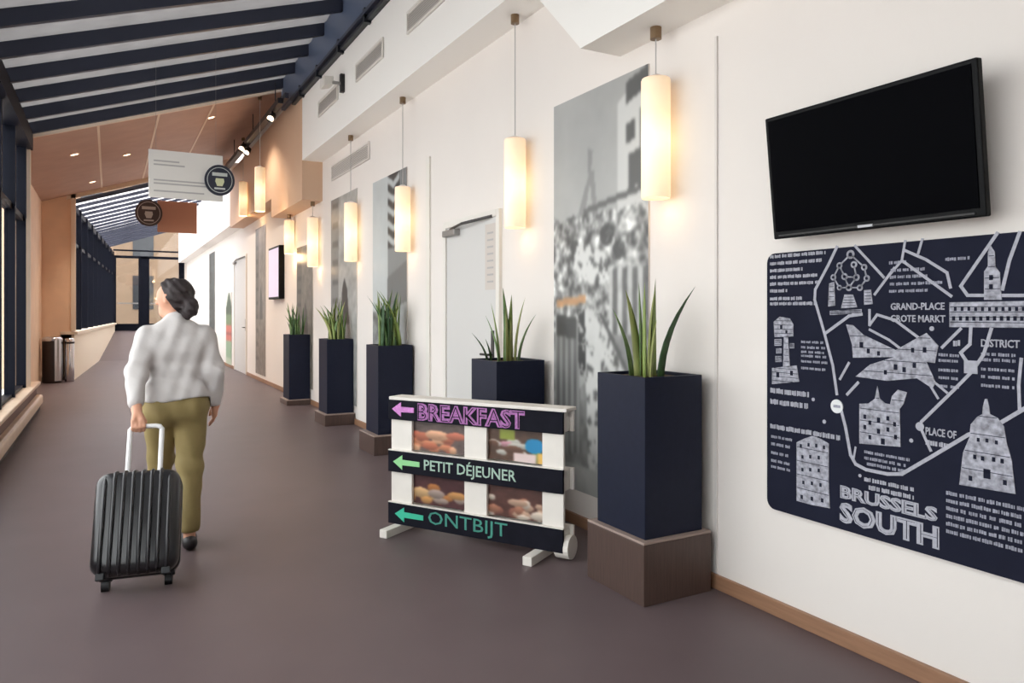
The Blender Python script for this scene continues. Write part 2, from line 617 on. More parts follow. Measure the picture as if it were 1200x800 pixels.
o = MB().hexa([(X0, Y_BACK - 0.2, roof_z(X0)), (WX + 0.2, Y_BACK - 0.2, roof_z(WX + .2)), (X0, -1.5, roof_z(X0)), (WX + .2, -1.5, roof_z(WX + .2)),
               (X0, Y_BACK - 0.2, roof_z(X0) + .1), (WX + .2, Y_BACK - 0.2, roof_z(WX + .2) + .1), (X0, -1.5, roof_z(X0) + .1), (WX + .2, -1.5, roof_z(WX + .2) + .1)]).build('ceiling', 'wall_white')
tag(o, 'closed off-white sloping ceiling behind the glazed roof', 'ceiling', kind='structure')
o = MB().hexa([(BX + .1, -1.5, roof_z(BX + .1)), (WX + .25, -1.5, roof_z(BX + .1)), (BX + .1, Y_PORTAL, roof_z(BX + .1)), (WX + .25, Y_PORTAL, roof_z(BX + .1)),
               (BX + .1, -1.5, 5.4), (WX + .25, -1.5, 5.4), (BX + .1, Y_PORTAL, 5.4), (WX + .25, Y_PORTAL, 5.4)]).build('trim_4', 'steel_navy')
tag(o, 'dark flashing where the glazed roof meets the wall', 'trim', kind='structure')

# ---- left glass wall, bay by bay
POST = 1.30
nb = 11
words_ = ['first', 'second', 'third', 'fourth', 'fifth', 'sixth', 'seventh', 'eighth', 'ninth', 'tenth', 'eleventh']
for i in range(nb):
    y1 = Y_PORTAL - 0.14 - POST * i
    y0 = max(y1 - POST, -1.6)
    wd = thing('window_%d' % (i + 1), 'tall glazed bay with navy post, %s from the white portal post' % words_[i], 'window', kind='structure')
    box('post', 'navy_frame', wd, GX - 0.11, GX, y1 - 0.06, y1, 0.40, 2.74)
    box('upper_post', 'navy_frame', wd, GX - 0.15, GX + 0.005, y1 - 0.08, y1 + 0.005, 2.74, 3.80)
    box('added_upper_pane', 'glass', wd, GX - 0.085, GX - 0.075, y0, y1 - 0.06, 2.78, 3.80)  # clear upper glazing added to let in more daylight
    box('transom', 'navy_frame', wd, GX - 0.12, GX - 0.03, y0, y1 - 0.06, 2.70, 2.78)
    box('bottom_rail', 'navy_frame', wd, GX - 0.12, GX - 0.03, y0, y1 - 0.06, 0.40, 0.46)
    box('pane', 'glass', wd, GX - 0.085, GX - 0.075, y0, y1 - 0.06, 0.46, 2.70)

bn = thing('window_bench', 'low cream heater bench with dark red recess under the glass wall', 'bench', kind='structure')
box('sill', 'bench_cream', bn, GX - 0.15, -0.90, -1.6, 13.0, 0.37, 0.42, 0.012)
box('recess_panel', 'bench_red', bn, GX - 0.15, -0.95, -1.6, 13.0, 0.22, 0.372)
box('ledge', 'bench_cream', bn, GX - 0.15, -0.87, -1.6, 13.0, 0.08, 0.225, 0.03)
box('shadow_strip', 'base_dark', bn, GX - 0.15, -0.91, -1.6, 13.0, 0.0, 0.085)  # dark strip gives the shadow under the ledge as colour
w = MB().box(GX - 0.3, GX - 0.14, -1.6, Y_PORTAL, -0.2, 0.40).build('wall_left', 'wall_white')
tag(w, 'low plinth wall hidden behind the heater bench', 'wall', kind='structure')

# ---- brown ceiling section
def tan_z(x):
    return 3.88 + 0.34 * (x + 1.0)


bc = thing('ceiling', 'sloping tan panel ceiling with cream joint strips', 'ceiling', kind='structure')
xs = [GX - 0.3, -0.14, 0.66, 1.44, 2.20, BX + 0.02]
for a, b in zip(xs[:-1], xs[1:]):
    MB().hexa([(a, Y_PORTAL, tan_z(a)), (b, Y_PORTAL, tan_z(b)), (a, Y_PORTAL2, tan_z(a)), (b, Y_PORTAL2, tan_z(b)),
               (a, Y_PORTAL, tan_z(a) + .12), (b, Y_PORTAL, tan_z(b) + .12), (a, Y_PORTAL2, tan_z(a) + .12), (b, Y_PORTAL2, tan_z(b) + .12)]).build('ceiling_panel', 'tan_panel', bc)
for a in xs[1:-2]:
    a0, b0 = a - 0.016, a + 0.016
    MB().hexa([(a0, Y_PORTAL, tan_z(a0) - .006), (b0, Y_PORTAL, tan_z(b0) - .006), (a0, Y_PORTAL2, tan_z(a0) - .006), (b0, Y_PORTAL2, tan_z(b0) - .006),
               (a0, Y_PORTAL, tan_z(a0) + .03), (b0, Y_PORTAL, tan_z(b0) + .03), (a0, Y_PORTAL2, tan_z(a0) + .03), (b0, Y_PORTAL2, tan_z(b0) + .03)]).build('joint_strip', 'cream_trim', bc)
# fascia edge strip
MB().hexa([(GX - .05, Y_PORTAL - .03, tan_z(GX) - .03), (BX, Y_PORTAL - .03, tan_z(BX) - .03), (GX - .05, Y_PORTAL + .03, tan_z(GX) - .03), (BX, Y_PORTAL + .03, tan_z(BX) - .03),
           (GX - .05, Y_PORTAL - .03, tan_z(GX) + .015), (BX, Y_PORTAL - .03, tan_z(BX) + .015), (GX - .05, Y_PORTAL + .03, tan_z(GX) + .015), (BX, Y_PORTAL + .03, tan_z(BX) + .015)]).build('fascia', 'cream_trim', bc)
# lid so that no daylight leaks from above
MB().hexa([(GX - .3, Y_PORTAL, tan_z(GX) + .2), (WX + .25, Y_PORTAL, tan_z(WX) + .2), (GX - .3, Y_PORTAL2, tan_z(GX) + .2), (WX + .25, Y_PORTAL2, tan_z(WX) + .2),
           (GX - .3, Y_PORTAL, tan_z(GX) + .3), (WX + .25, Y_PORTAL, tan_z(WX) + .3), (GX - .3, Y_PORTAL2, tan_z(GX) + .3), (WX + .25, Y_PORTAL2, tan_z(WX) + .3)]).build('roof_deck', 'steel_navy', bc)

PX = -0.66
w = MB().box(GX - 0.5, GX - 0.25, Y_PORTAL + 0.05, Y_PORTAL2 + 0.2, 0.0, 4.2).build('wall_left', 'tan_wall')
tag(w, 'tan side wall under the brown ceiling section', 'wall', kind='structure')
w = MB().box(GX - 0.26, PX - 0.05, Y_PORTAL2, Y_PORTAL2 + 0.2, 0.0, 4.05).build('wall_left', 'tan_wall')
tag(w, 'narrow tan return wall behind the waste bin', 'wall', kind='structure')
w = MB().box(GX - 0.25, PX - 0.04, Y_PORTAL2 - 0.012, Y_PORTAL2 + 0.01, 0.0, 0.08).build('baseboard_left', 'base_dark')
tag(w, 'dark baseboard under the narrow tan wall', 'baseboard', kind='structure')
o = MB().box(GX - 0.08, GX + 0.04, Y_PORTAL - 0.06, Y_PORTAL + 0.06, 0.42, tan_z(GX) + 0.0).build('trim_5', 'cream_trim')
tag(o, 'cream portal post where the glass wall ends', 'post', kind='structure')
p2 = thing('trim_6', 'cream portal frame around the opening past the waste bin', 'portal', kind='structure')
box('post', 'cream_trim', p2, PX - 0.06, PX + 0.03, Y_PORTAL2 - 0.03, Y_PORTAL2 + 0.06, 1.05, tan_z(PX))
MB().hexa([(PX - .14, Y_PORTAL2 - .03, tan_z(PX) - .13), (BX, Y_PORTAL2 - .03, tan_z(BX) - .13), (PX - .14, Y_PORTAL2 + .05, tan_z(PX) - .13), (BX, Y_PORTAL2 + .05, tan_z(BX) - .13),
           (PX - .14, Y_PORTAL2 - .03, tan_z(PX) + .02), (BX, Y_PORTAL2 - .03, tan_z(BX) + .02), (PX - .14, Y_PORTAL2 + .05, tan_z(PX) + .02), (BX, Y_PORTAL2 + .05, tan_z(BX) + .02)]).build('head', 'cream_trim', p2)

# ---- distant stretch: angled parapet with glazing, roof, end doors
EX = 0.20


def far_x(y):
    return PX + (EX - PX) * (y - Y_PORTAL2) / (Y_END - Y_PORTAL2)


pv = thing('wall_left', 'cream parapet with a flat cap beside the floor ramp', 'parapet', kind='structure')
MB().hexa([(PX - .25, Y_PORTAL2, -.1), (PX, Y_PORTAL2, -.1), (EX - .25, Y_END, -.1), (EX, Y_END, -.1),
           (PX - .25, Y_PORTAL2, .98), (PX, Y_PORTAL2, .98), (EX - .25, Y_END, .98), (EX, Y_END, .98)]).build('parapet', 'parapet_cream', pv)
MB().hexa([(PX - .25, Y_PORTAL2 - .02, .98), (PX + .06, Y_PORTAL2 - .02, .98), (EX - .25, Y_END, .98), (EX + .06, Y_END, .98),
           (PX - .25, Y_PORTAL2 - .02, 1.04), (PX + .06, Y_PORTAL2 - .02, 1.04), (EX - .25, Y_END, 1.04), (EX + .06, Y_END, 1.04)]).build('cap', 'cream_trim', pv)
fw = thing('window_12', 'navy framed glazing above the cream parapet', 'window', kind='structure')
nfb = 9
for i in range(nfb + 1):
    y = Y_PORTAL2 + 0.2 + (Y_END - Y_PORTAL2 - 0.3) * i / nfb
    x = far_x(y)
    box('post', 'navy_frame', fw, x - 0.17, x - 0.02, y - 0.03, y + 0.03, 1.04, 3.86)
    if i < nfb:
        y2 = Y_PORTAL2 + 0.2 + (Y_END - Y_PORTAL2 - 0.3) * (i + 1) / nfb
        xb = far_x(y2)
        for nm, m_, za, zb, e in (('pane', 'glass', 1.04, 3.80, 0.005), ('transom', 'navy_frame', 2.95, 3.03, 0.03), ('head_rail', 'navy_frame', 3.74, 3.88, 0.04)):
            MB().hexa([(x - .1 - e, y, za), (x - .1 + e, y, za), (xb - .1 - e, y2, za), (xb - .1 + e, y2, za),
                       (x - .1 - e, y, zb), (x - .1 + e, y, zb), (xb - .1 - e, y2, zb), (xb - .1 + e, y2, zb)]).build(nm, m_, fw)
fr = thing('ceiling', 'glazed roof of dark rafters over the ramp', 'roof', kind='structure')
fX0 = PX - 0.3


def far_z(x):
    return 3.90 + 0.34 * (x + 0.66)


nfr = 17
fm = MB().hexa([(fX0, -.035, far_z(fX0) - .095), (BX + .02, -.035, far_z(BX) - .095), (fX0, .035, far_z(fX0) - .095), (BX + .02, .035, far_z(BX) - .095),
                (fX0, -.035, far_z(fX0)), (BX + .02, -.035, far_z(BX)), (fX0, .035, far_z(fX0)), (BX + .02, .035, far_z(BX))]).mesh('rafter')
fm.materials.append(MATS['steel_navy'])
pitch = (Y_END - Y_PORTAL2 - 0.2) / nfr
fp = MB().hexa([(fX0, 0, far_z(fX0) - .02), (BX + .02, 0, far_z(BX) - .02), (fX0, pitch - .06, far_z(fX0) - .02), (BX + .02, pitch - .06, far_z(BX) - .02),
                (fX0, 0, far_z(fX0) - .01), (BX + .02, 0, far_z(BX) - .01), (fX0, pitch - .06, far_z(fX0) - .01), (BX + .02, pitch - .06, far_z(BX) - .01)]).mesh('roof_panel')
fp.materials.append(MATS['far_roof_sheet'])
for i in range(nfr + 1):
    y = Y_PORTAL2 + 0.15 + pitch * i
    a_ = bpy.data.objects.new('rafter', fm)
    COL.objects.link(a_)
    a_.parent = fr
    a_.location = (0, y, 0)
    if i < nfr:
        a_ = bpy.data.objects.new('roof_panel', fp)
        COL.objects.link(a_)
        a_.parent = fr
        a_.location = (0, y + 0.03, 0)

# end wall: glazed doors under a transom
dz0 = RAMP_Z
d1 = thing('door_1', 'dark framed glazed double doors at the far end of the corridor', 'door', kind='structure')
for a, b in ((0.14, 0.24), (1.10, 1.42), (2.58, 2.72)):
    box('jamb', 'navy_frame', d1, a, b, Y_END - 0.06, Y_END + 0.06, dz0 - 0.05, 3.68)
box('head', 'navy_frame', d1, 0.14, WX, Y_END - 0.06, Y_END + 0.06, 3.62, 3.72)
box('head', 'navy_frame', d1, 0.14, WX, Y_END - 0.05, Y_END + 0.05, 3.90, 3.96)
for a, b in ((0.24, 1.10), (1.42, 2.58)):
    lf = box('door_leaf', 'door_glass', d1, a, b, Y_END - 0.01, Y_END + 0.01, dz0, 3.62)
    box('bottom_rail', 'navy_frame', lf, a, b, Y_END - 0.03, Y_END + 0.03, dz0 - 0.02, dz0 + 0.26)
    box('stile', 'navy_frame', lf, b - 0.07, b, Y_END - 0.03, Y_END + 0.03, dz0 + 0.26, 3.62)
    box('push_bar', 'metal_grey', lf, a + 0.05, b - 0.08, Y_END - 0.07, Y_END - 0.04, dz0 + 1.05, dz0 + 1.10)
    box('transom_pane', 'door_glass', d1, a, b, Y_END - 0.01, Y_END + 0.01, 3.72, 3.90)
box('gable_pane', 'door_glass', d1, 0.14, WX, Y_END - 0.008, Y_END + 0.008, 3.96, 5.0)
box('side_panel', 'frame_white', d1, 2.72, WX, Y_END - 0.05, Y_END + 0.05, dz0 - .05, 3.62)

fc = thing('building', 'pale stone building seen through the end doors', 'building', (0, 44, RAMP_Z - .02))
box('wall', 'stone_facade', fc, -10, 14, 0, 1, 0, 9)
for i in range(9):
    for j in range(3):
        box('window', 'window_dark', fc, -8.5 + 2.4 * i, -7.5 + 2.4 * i, -0.04, 0.02, 0.9 + 2.8 * j, 2.7 + 2.8 * j)
MAP_ROADS = [(13, [(385, 1220), (340, 1141), (274, 1038), (271, 992), (321, 846), (364, 704), (385, 580)]), (11, [(472, 1217), (604, 1078)]), (11, [(649, 1114), (563, 1009)]), (10, [(695, 1219), (681, 1142), (619, 1077)]), (10, [(765, 1220), (748, 1165)]), (11, [(692, 1182), (778, 1140), (860, 1085), (873, 1028)]), (11, [(681, 1142), (876, 996)]), (12, [(1038, 1217), (911, 1033), (935, 998), (1108, 994), (1164, 993)]), (12, [(1111, 1213), (1078, 1118), (1055, 1016)]), (13, [(329, 845), (444, 920), (504, 928)]), (11, [(540, 946), (540, 882), (574, 926), (652, 904), (761, 829), (795, 804)]), (10, [(540, 864), (627, 824), (692, 779)]), (11, [(911, 875), (841, 802)]), (12, [(947, 879), (944, 819), (911, 786), (941, 741)]), (12, [(1018, 877), (992, 784), (953, 721), (888, 648), (761, 510)]), (9, [(795, 656), (826, 608)]), (9, [(802, 676), (860, 633)]), (11, [(755, 493), (798, 404)]), (14, [(406, 515), (427, 445), (452, 328), (476, 294), (524, 280), (619, 280), (681, 292), (795, 377), (938, 486), (1047, 543), (1124, 602), (1182, 646)]), (11, [(1116, 775), (1108, 683), (1111, 595)]), (11, [(444, 720), (400, 647)]), (12, [(488, 640), (435, 584)]), (9, [(464, 305), (476, 365)])]
MAP_DISCS = [(385, 528, 30), (755, 491, 17), (263, 545, 8), (321, 453, 9), (802, 873, 9), (720, 431, 8), (496, 249, 7)]
MAP_SQUARES = [(947, 735, 34)]
MAP_ROWS = [(19, 329, 1200, 14), (19, 307, 1167, 14), (19, 207, 1133, 14), (19, 285, 1102, 14), (19, 294, 1070, 14), (19, 121, 1037, 14), (19, 207, 1000, 14), (19, 272, 976, 14), (198, 325, 801, 10), (198, 325, 777, 10), (198, 321, 756, 10), (198, 334, 738, 10), (198, 338, 713, 10), (198, 329, 682, 10), (21, 240, 564, 22), (21, 235, 511, 22), (21, 402, 393, 20), (26, 146, 345, 12), (26, 141, 310, 12), (26, 131, 268, 12), (26, 136, 231, 12), (26, 136, 202, 12), (627, 699, 1135, 11), (634, 778, 1104, 11), (630, 785, 1077, 11), (630, 844, 1049, 11), (627, 785, 1021, 11), (854, 947, 1135, 11), (828, 904, 774, 10), (983, 1097, 785, 10), (828, 904, 753, 10), (983, 1097, 765, 10), (828, 904, 717, 10), (983, 1097, 731, 10), (828, 904, 688, 10), (983, 1097, 703, 10), (828, 904, 656, 10), (983, 1097, 672, 10), (883, 917, 820, 20), (778, 870, 433, 18), (857, 1137, 256, 13), (857, 1137, 227, 13), (857, 1137, 198, 13), (857, 1137, 169, 13), (857, 1137, 140, 13), (857, 1137, 111, 13), (516, 713, 353, 11), (516, 699, 328, 11), (528, 706, 305, 11), (516, 730, 239, 15), (536, 730, 208, 17)]
MAP_ART = {'atom': {'polys': [[(347, 1062), (373, 1069), (377, 965), (342, 961)], [(516, 1028), (547, 1030), (555, 970), (516, 967)], [(423, 1012), (464, 1011), (484, 957), (406, 953)], [(351, 942), (504, 949), (504, 931), (351, 924)]], 'discs': [(452, 1182, 19), (398, 1138, 14), (468, 1138, 15), (516, 1124, 14), (368, 1088, 14), (423, 1089, 15), (480, 1083, 15), (528, 1077, 14), (444, 1041, 15), (496, 1039, 14), (398, 1042, 12)], 'lines': [[(452, 1182), (398, 1138), (368, 1088), (398, 1042), (444, 1041), (496, 1039), (528, 1077), (516, 1124), (452, 1182)], [(398, 1138), (423, 1089), (444, 1041), (480, 1083), (468, 1138)], [(423, 1089), (480, 1083)]], 'holes': []}, 'column': {'polys': [[(42, 890), (77, 915), (136, 907), (155, 880), (155, 825), (47, 818)], [(102, 819), (126, 820), (136, 682), (97, 679)], [(47, 809), (87, 811), (87, 779), (47, 777)], [(57, 765), (87, 767), (87, 743), (57, 741)], [(52, 729), (87, 731), (87, 703), (52, 700)], [(136, 793), (160, 793), (160, 770), (136, 769)], [(32, 671), (174, 692), (189, 619), (32, 594)]], 'discs': [], 'lines': [], 'holes': [(87, 867, 9), (117, 844, 8), (67, 641, 12), (146, 655, 11)]}, 'hall': {'polys': [[(994, 981), (994, 1083), (1007, 1101), (1007, 1150), (1015, 1177), (1030, 1151), (1033, 1099), (1047, 1077), (1053, 980)], [(870, 973), (1182, 975), (1187, 883), (870, 880)]], 'discs': [], 'lines': [], 'holes': [(1018, 1060, 9), (1018, 1027, 9), (892, 948, 7), (917, 948, 7), (941, 948, 7), (965, 947, 7), (989, 947, 7), (1013, 947, 7), (1036, 947, 7), (1058, 947, 7), (1080, 947, 7), (1102, 947, 7), (1124, 947, 7), (1145, 947, 7), (886, 913, 8), (911, 913, 8), (935, 913, 8), (959, 913, 8), (983, 913, 8), (1007, 914, 8), (1030, 914, 8), (1053, 914, 8), (1075, 914, 8), (1097, 914, 8), (1119, 914, 8), (1140, 914, 8)]}, 'stage': {'polys': [[(431, 884), (464, 881), (512, 842), (656, 784), (744, 835), (782, 856), (828, 808), (815, 742), (782, 744), (818, 668), (805, 644), (744, 678), (619, 658), (476, 664), (543, 719), (649, 756), (464, 743), (460, 797)]], 'discs': [], 'lines': [], 'holes': [(504, 799, 12), (536, 775, 10), (582, 767, 9), (656, 716, 11), (692, 708, 10), (734, 728, 10), (775, 790, 10), (727, 787, 9), (612, 692, 9)]}, 'castle': {'polys': [[(494, 384), (494, 551), (536, 557), (565, 580), (576, 633), (587, 582), (610, 566), (632, 564), (640, 598), (665, 626), (703, 619), (689, 572), (673, 550), (676, 399)]], 'discs': [], 'lines': [], 'holes': [(520, 500, 9), (520, 457, 9), (543, 478, 9), (582, 494, 10), (582, 448, 10), (623, 506, 9), (623, 461, 9), (652, 486, 9), (601, 409, 12), (543, 418, 9), (656, 435, 9)]}, 'dome': {'polys': [[(906, 296), (920, 418), (943, 478), (947, 525), (970, 556), (988, 568), (990, 596), (997, 624), (1005, 625), (1011, 598), (1014, 571), (1040, 560), (1061, 532), (1069, 479), (1086, 419), (1098, 303)]], 'discs': [], 'lines': [], 'holes': [(1004, 355, 17), (962, 409, 8), (989, 408, 8), (1027, 411, 8), (1055, 410, 8), (947, 328, 9), (1064, 336, 9), (974, 473, 7), (1004, 475, 7), (1036, 473, 7)]}, 'tower': {'polys': [[(174, 71), (174, 339), (217, 363), (258, 381), (299, 376), (345, 360), (345, 175), (351, 78), (258, 71)]], 'discs': [], 'lines': [], 'holes': [(198, 327, 8), (240, 338, 8), (281, 341, 8), (321, 340, 8), (207, 278, 8), (249, 286, 8), (294, 290, 8), (207, 220, 8), (249, 228, 8), (294, 233, 8), (212, 163, 8), (258, 168, 8), (303, 170, 8), (203, 95, 9), (258, 99, 9), (312, 104, 9)]}}
MAP_TEXT = [('GRAND-PLACE', 634, 945, 217, 28), ('GROTE MARKT', 634, 897, 220, 28), ('DISTRICT', 983, 811, 128, 28), ('PLACE OF', 778, 463, 117, 30), ('BRUSSELS', 402, 135, 423, 56), ('SOUTH', 398, 31, 433, 89)]

# ================================================================== OBJECTS
# ---- flat-screen television, tilted forward on a bracket
tv = thing('television', 'black flat-screen television tilted forward on the wall above the city map', 'television', (2.678, 1.893, 1.785), (0, R(-6.2), 0))
# local: x out of the wall is -x, y along the wall, z up
body = MB().box(-0.0, 0.035, -0.465, 0.465, 0.0, 0.55).build('casing', 'tv_black', tv, bevel=0.006)
MB().box(0.035, 0.075, -0.30, 0.30, 0.08, 0.45).build('back_cover', 'tv_black', tv, bevel=0.01)
sc_ = MB().box(-0.004, 0.001, -0.445, 0.445, 0.032, 0.532).build('screen', 'tv_screen', tv)
MB().box(-0.006, 0.001, -0.43, 0.43, 0.012, 0.018).build('trim_strip', 'metal_dark', tv)
MB().box(-0.0065, 0.001, -0.035, 0.03, 0.010, 0.020).build('maker_badge', 'logo_grey', tv)
MB().box(0.07, 0.112, -0.15, 0.15, 0.15, 0.40).build('wall_bracket', 'metal_dark', tv)

# ---- city map board
mp_ = thing('map_board', 'dark chalk-style illustrated city map board on the wall below the television', 'map', (WX - 0.035, 2.475, 0.515), (0, 0, R(-90)))
# local: x = along the board (towards -Y), y = into the wall, z up
MW, MH = 1.95, 1.215
rr = 0.045
outline = []
for cx, cz, a0 in ((rr, rr, 180), (MW - rr, rr, 270), (MW - rr, MH - rr, 0), (rr, MH - rr, 90)):
    for q in range(6):
        t = R(a0 + 90 * q / 5)
        outline.append((cx + rr * math.cos(t), cz + rr * math.sin(t)))
MB().prism(outline, 0.0, 0.034, lambda p, q, h: (p, h, q)).build('board', 'board_navy', mp_)


class Flat:
    """Thin raised print on a board: polygons laid at depth -h .. 0."""

    def __init__(s, h):
        s.m, s.h = MB(), h

    def poly(s, pts):
        if len(pts) > 2:
            s.m.prism(pts, -s.h, 0.002, lambda p, q, h: (p, h, q))

    def disc(s, x, z, r, n=14):
        s.poly([(x + r * math.cos(2 * math.pi * k / n), z + r * math.sin(2 * math.pi * k / n)) for k in range(n)])

    def rect(s, x0, x1, z0, z1):
        s.m.box(x0, x1, -s.h, 0.002, z0, z1)

    def line(s, pts, w):
        for (x0, z0), (x1, z1) in zip(pts[:-1], pts[1:]):
            L = math.hypot(x1 - x0, z1 - z0)
            if L < 1e-6:
                continue
            nx, nz = -(z1 - z0) / L * w / 2, (x1 - x0) / L * w / 2
            ex, ez = (x1 - x0) / L * w * 0.3, (z1 - z0) / L * w * 0.3
            s.poly([(x0 - ex + nx, z0 - ez + nz), (x1 + ex + nx, z1 + ez + nz), (x1 + ex - nx, z1 + ez - nz), (x0 - ex - nx, z0 - ez - nz)])


def mm(L):
    return [(a / 1000.0, b / 1000.0) for a, b in L]


rn = Flat(0.0012)
for i, (wd_, L) in enumerate(MAP_ROADS):
    for j in range(len(L) - 1):
        rn.h = 0.0012 + 0.00004 * i + 0.000012 * (j % 3)
        rn.line(mm(L[j:j + 2]), wd_ / 1000.0)
rn.h = 0.0026
for x, z, r in MAP_SQUARES:
    rn.rect((x - r * .7) / 1000, (x + r * .7) / 1000, (z - r * .7) / 1000, (z + r * .7) / 1000)
rn.m.build('road_lines', 'chalk', mp_)['kind'] = 'stuff'
for i, (x, z, r) in enumerate(MAP_DISCS):
    f_ = Flat(0.003 if i == 0 else 0.0016)
    f_.disc(x / 1000, z / 1000, r / 1000, 20)
    f_.m.build('location_marker', 'chalk_bright' if i == 0 else 'chalk', mp_)
    if i == 0:
        g_ = Flat(0.0036)
        g_.rect(x / 1000 - 0.016, x / 1000 + 0.018, z / 1000 - 0.006, z / 1000 + 0.006)
        g_.m.build('marker_caption', 'chalk_dim', mp_)
for k_, d in MAP_ART.items():
    f_ = Flat(0.0028)
    for P in d['polys']:
        f_.poly(mm(P))
    for x, z, r in d['discs']:
        f_.disc(x / 1000, z / 1000, r / 1000)
    for L in d['lines']:
        f_.line(mm(L), 0.006)
    ob = f_.m.build('building_drawing', 'chalk_draw', mp_)
    g_ = Flat(0.0036)
    for x, z, r in d['holes']:
        g_.rect((x - r * .7) / 1000, (x + r * .7) / 1000, (z - r) / 1000, (z + r) / 1000)
    for x, z, r in d['discs']:
        g_.disc(x / 1000, z / 1000, r / 2200)
    # hatching strokes of the drawing
    xs_ = [p[0] for P in d['polys'] for p in P]
    zs_ = [p[1] for P in d['polys'] for p in P]
    for P in d['polys']:
        px = [p[0] for p in P]
        pz = [p[1] for p in P]
        for q in range(1, 5):
            zz = min(pz) + (max(pz) - min(pz)) * q / 5
            cr = []
            for (xa, za), (xb, zb) in zip(P, P[1:] + P[:1]):
                if (za - zz) * (zb - zz) < 0:
                    cr.append(xa + (xb - xa) * (zz - za) / (zb - za))
            cr.sort()
            for a, b in zip(cr[::2], cr[1::2]):
                g_.rect((a + 3) / 1000, (b - 3) / 1000, (zz - 1.2) / 1000, (zz + 1.2) / 1000) if b - a > 10 else None
    g_.m.build('drawing_detail', 'board_navy', ob)['kind'] = 'stuff'
tr_ = random.Random(3)
for i, (xa, xb, z, hh) in enumerate(MAP_ROWS):
    f_ = Flat(0.0014)
    x = xa
    while x < xb:      # a row of small illegible lettering: word-length dashes of uneven strokes
        wl = tr_.uniform(14, 46)
        e = min(x + wl, xb)
        q = x
        while q < e - 2:
            st = tr_.uniform(4, 9)
            f_.rect(q / 1000, min(q + st, e) / 1000, (z - hh * tr_.uniform(.42, .6)) / 1000, (z + hh * tr_.uniform(.4, .62)) / 1000)
            q += st + tr_.uniform(1.2, 3)
        x = e + tr_.uniform(4, 9)
    if f_.m.v:
        f_.m.build('text_row', 'chalk' if hh > 13 else 'chalk_dim', mp_)['kind'] = 'stuff'
for t_, x, z, w_, h_ in MAP_TEXT:
    me = text_mesh(t_, w_ / 1000.0, h_ / 1000.0, 0.0022, bold=0.05 if t_ in ('BRUSSELS', 'SOUTH') else 0.02)
    o = link_mesh('lettering', me, 'chalk', mp_)
    o.location = (x / 1000.0, 0.0, z / 1000.0)
    if t_ in ('BRUSSELS', 'SOUTH'):      # dark inline inside the slab letters
        me = text_mesh(t_, w_ / 1000.0 * 0.975, h_ / 1000.0 * 0.84, 0.003, bold=-0.038)
        o2 = link_mesh('lettering_inline', me, 'board_navy', o)
        o2.location = (w_ / 1000.0 * 0.0125, 0.0, h_ / 1000.0 * 0.08)


# ---- printed wall panels
def noise2(nr, nc, sc, seed):
    rs = np.random.RandomState(seed)
    out = np.zeros((nr, nc))
    amp = 1.0
    tot = 0
    for o_ in range(4):
        gr_, gc_ = max(2, int(nr / sc) + 2), max(2, int(nc / sc) + 2)
        g = rs.rand(gr_, gc_)
        yy = np.linspace(0, gr_ - 1.001, nr)
        xx = np.linspace(0, gc_ - 1.001, nc)
        y0, x0 = yy.astype(int), xx.astype(int)
        fy, fx = (yy - y0)[:, None], (xx - x0)[None, :]
        out += amp * ((g[y0][:, x0] * (1 - fx) + g[y0][:, x0 + 1] * fx) * (1 - fy) + (g[y0 + 1][:, x0] * (1 - fx) + g[y0 + 1][:, x0 + 1] * fx) * fy)
        tot += amp
        amp *= 0.6
        sc = max(1.0, sc / 2)
    return out / tot


def grey(a, tint=(1, 1, 1)):
    return np.stack([a * t for t in tint], -1)


def mask_poly(nr, nc, pts):
    """even-odd mask; pts in (x 0..1 right, y 0..1 down)."""
    yy, xx = np.mgrid[0:nr, 0:nc]
    X = (xx + .5) / nc
    Y = (yy + .5) / nr
    m = np.zeros((nr, nc), bool)
    for (x0, y0), (x1, y1) in zip(pts, pts[1:] + pts[:1]):
        if y0 == y1:
            continue
        c = ((y0 > Y) != (y1 > Y)) & (X < (x1 - x0) * (Y - y0) / (y1 - y0) + x0)
        m ^= c
    return m


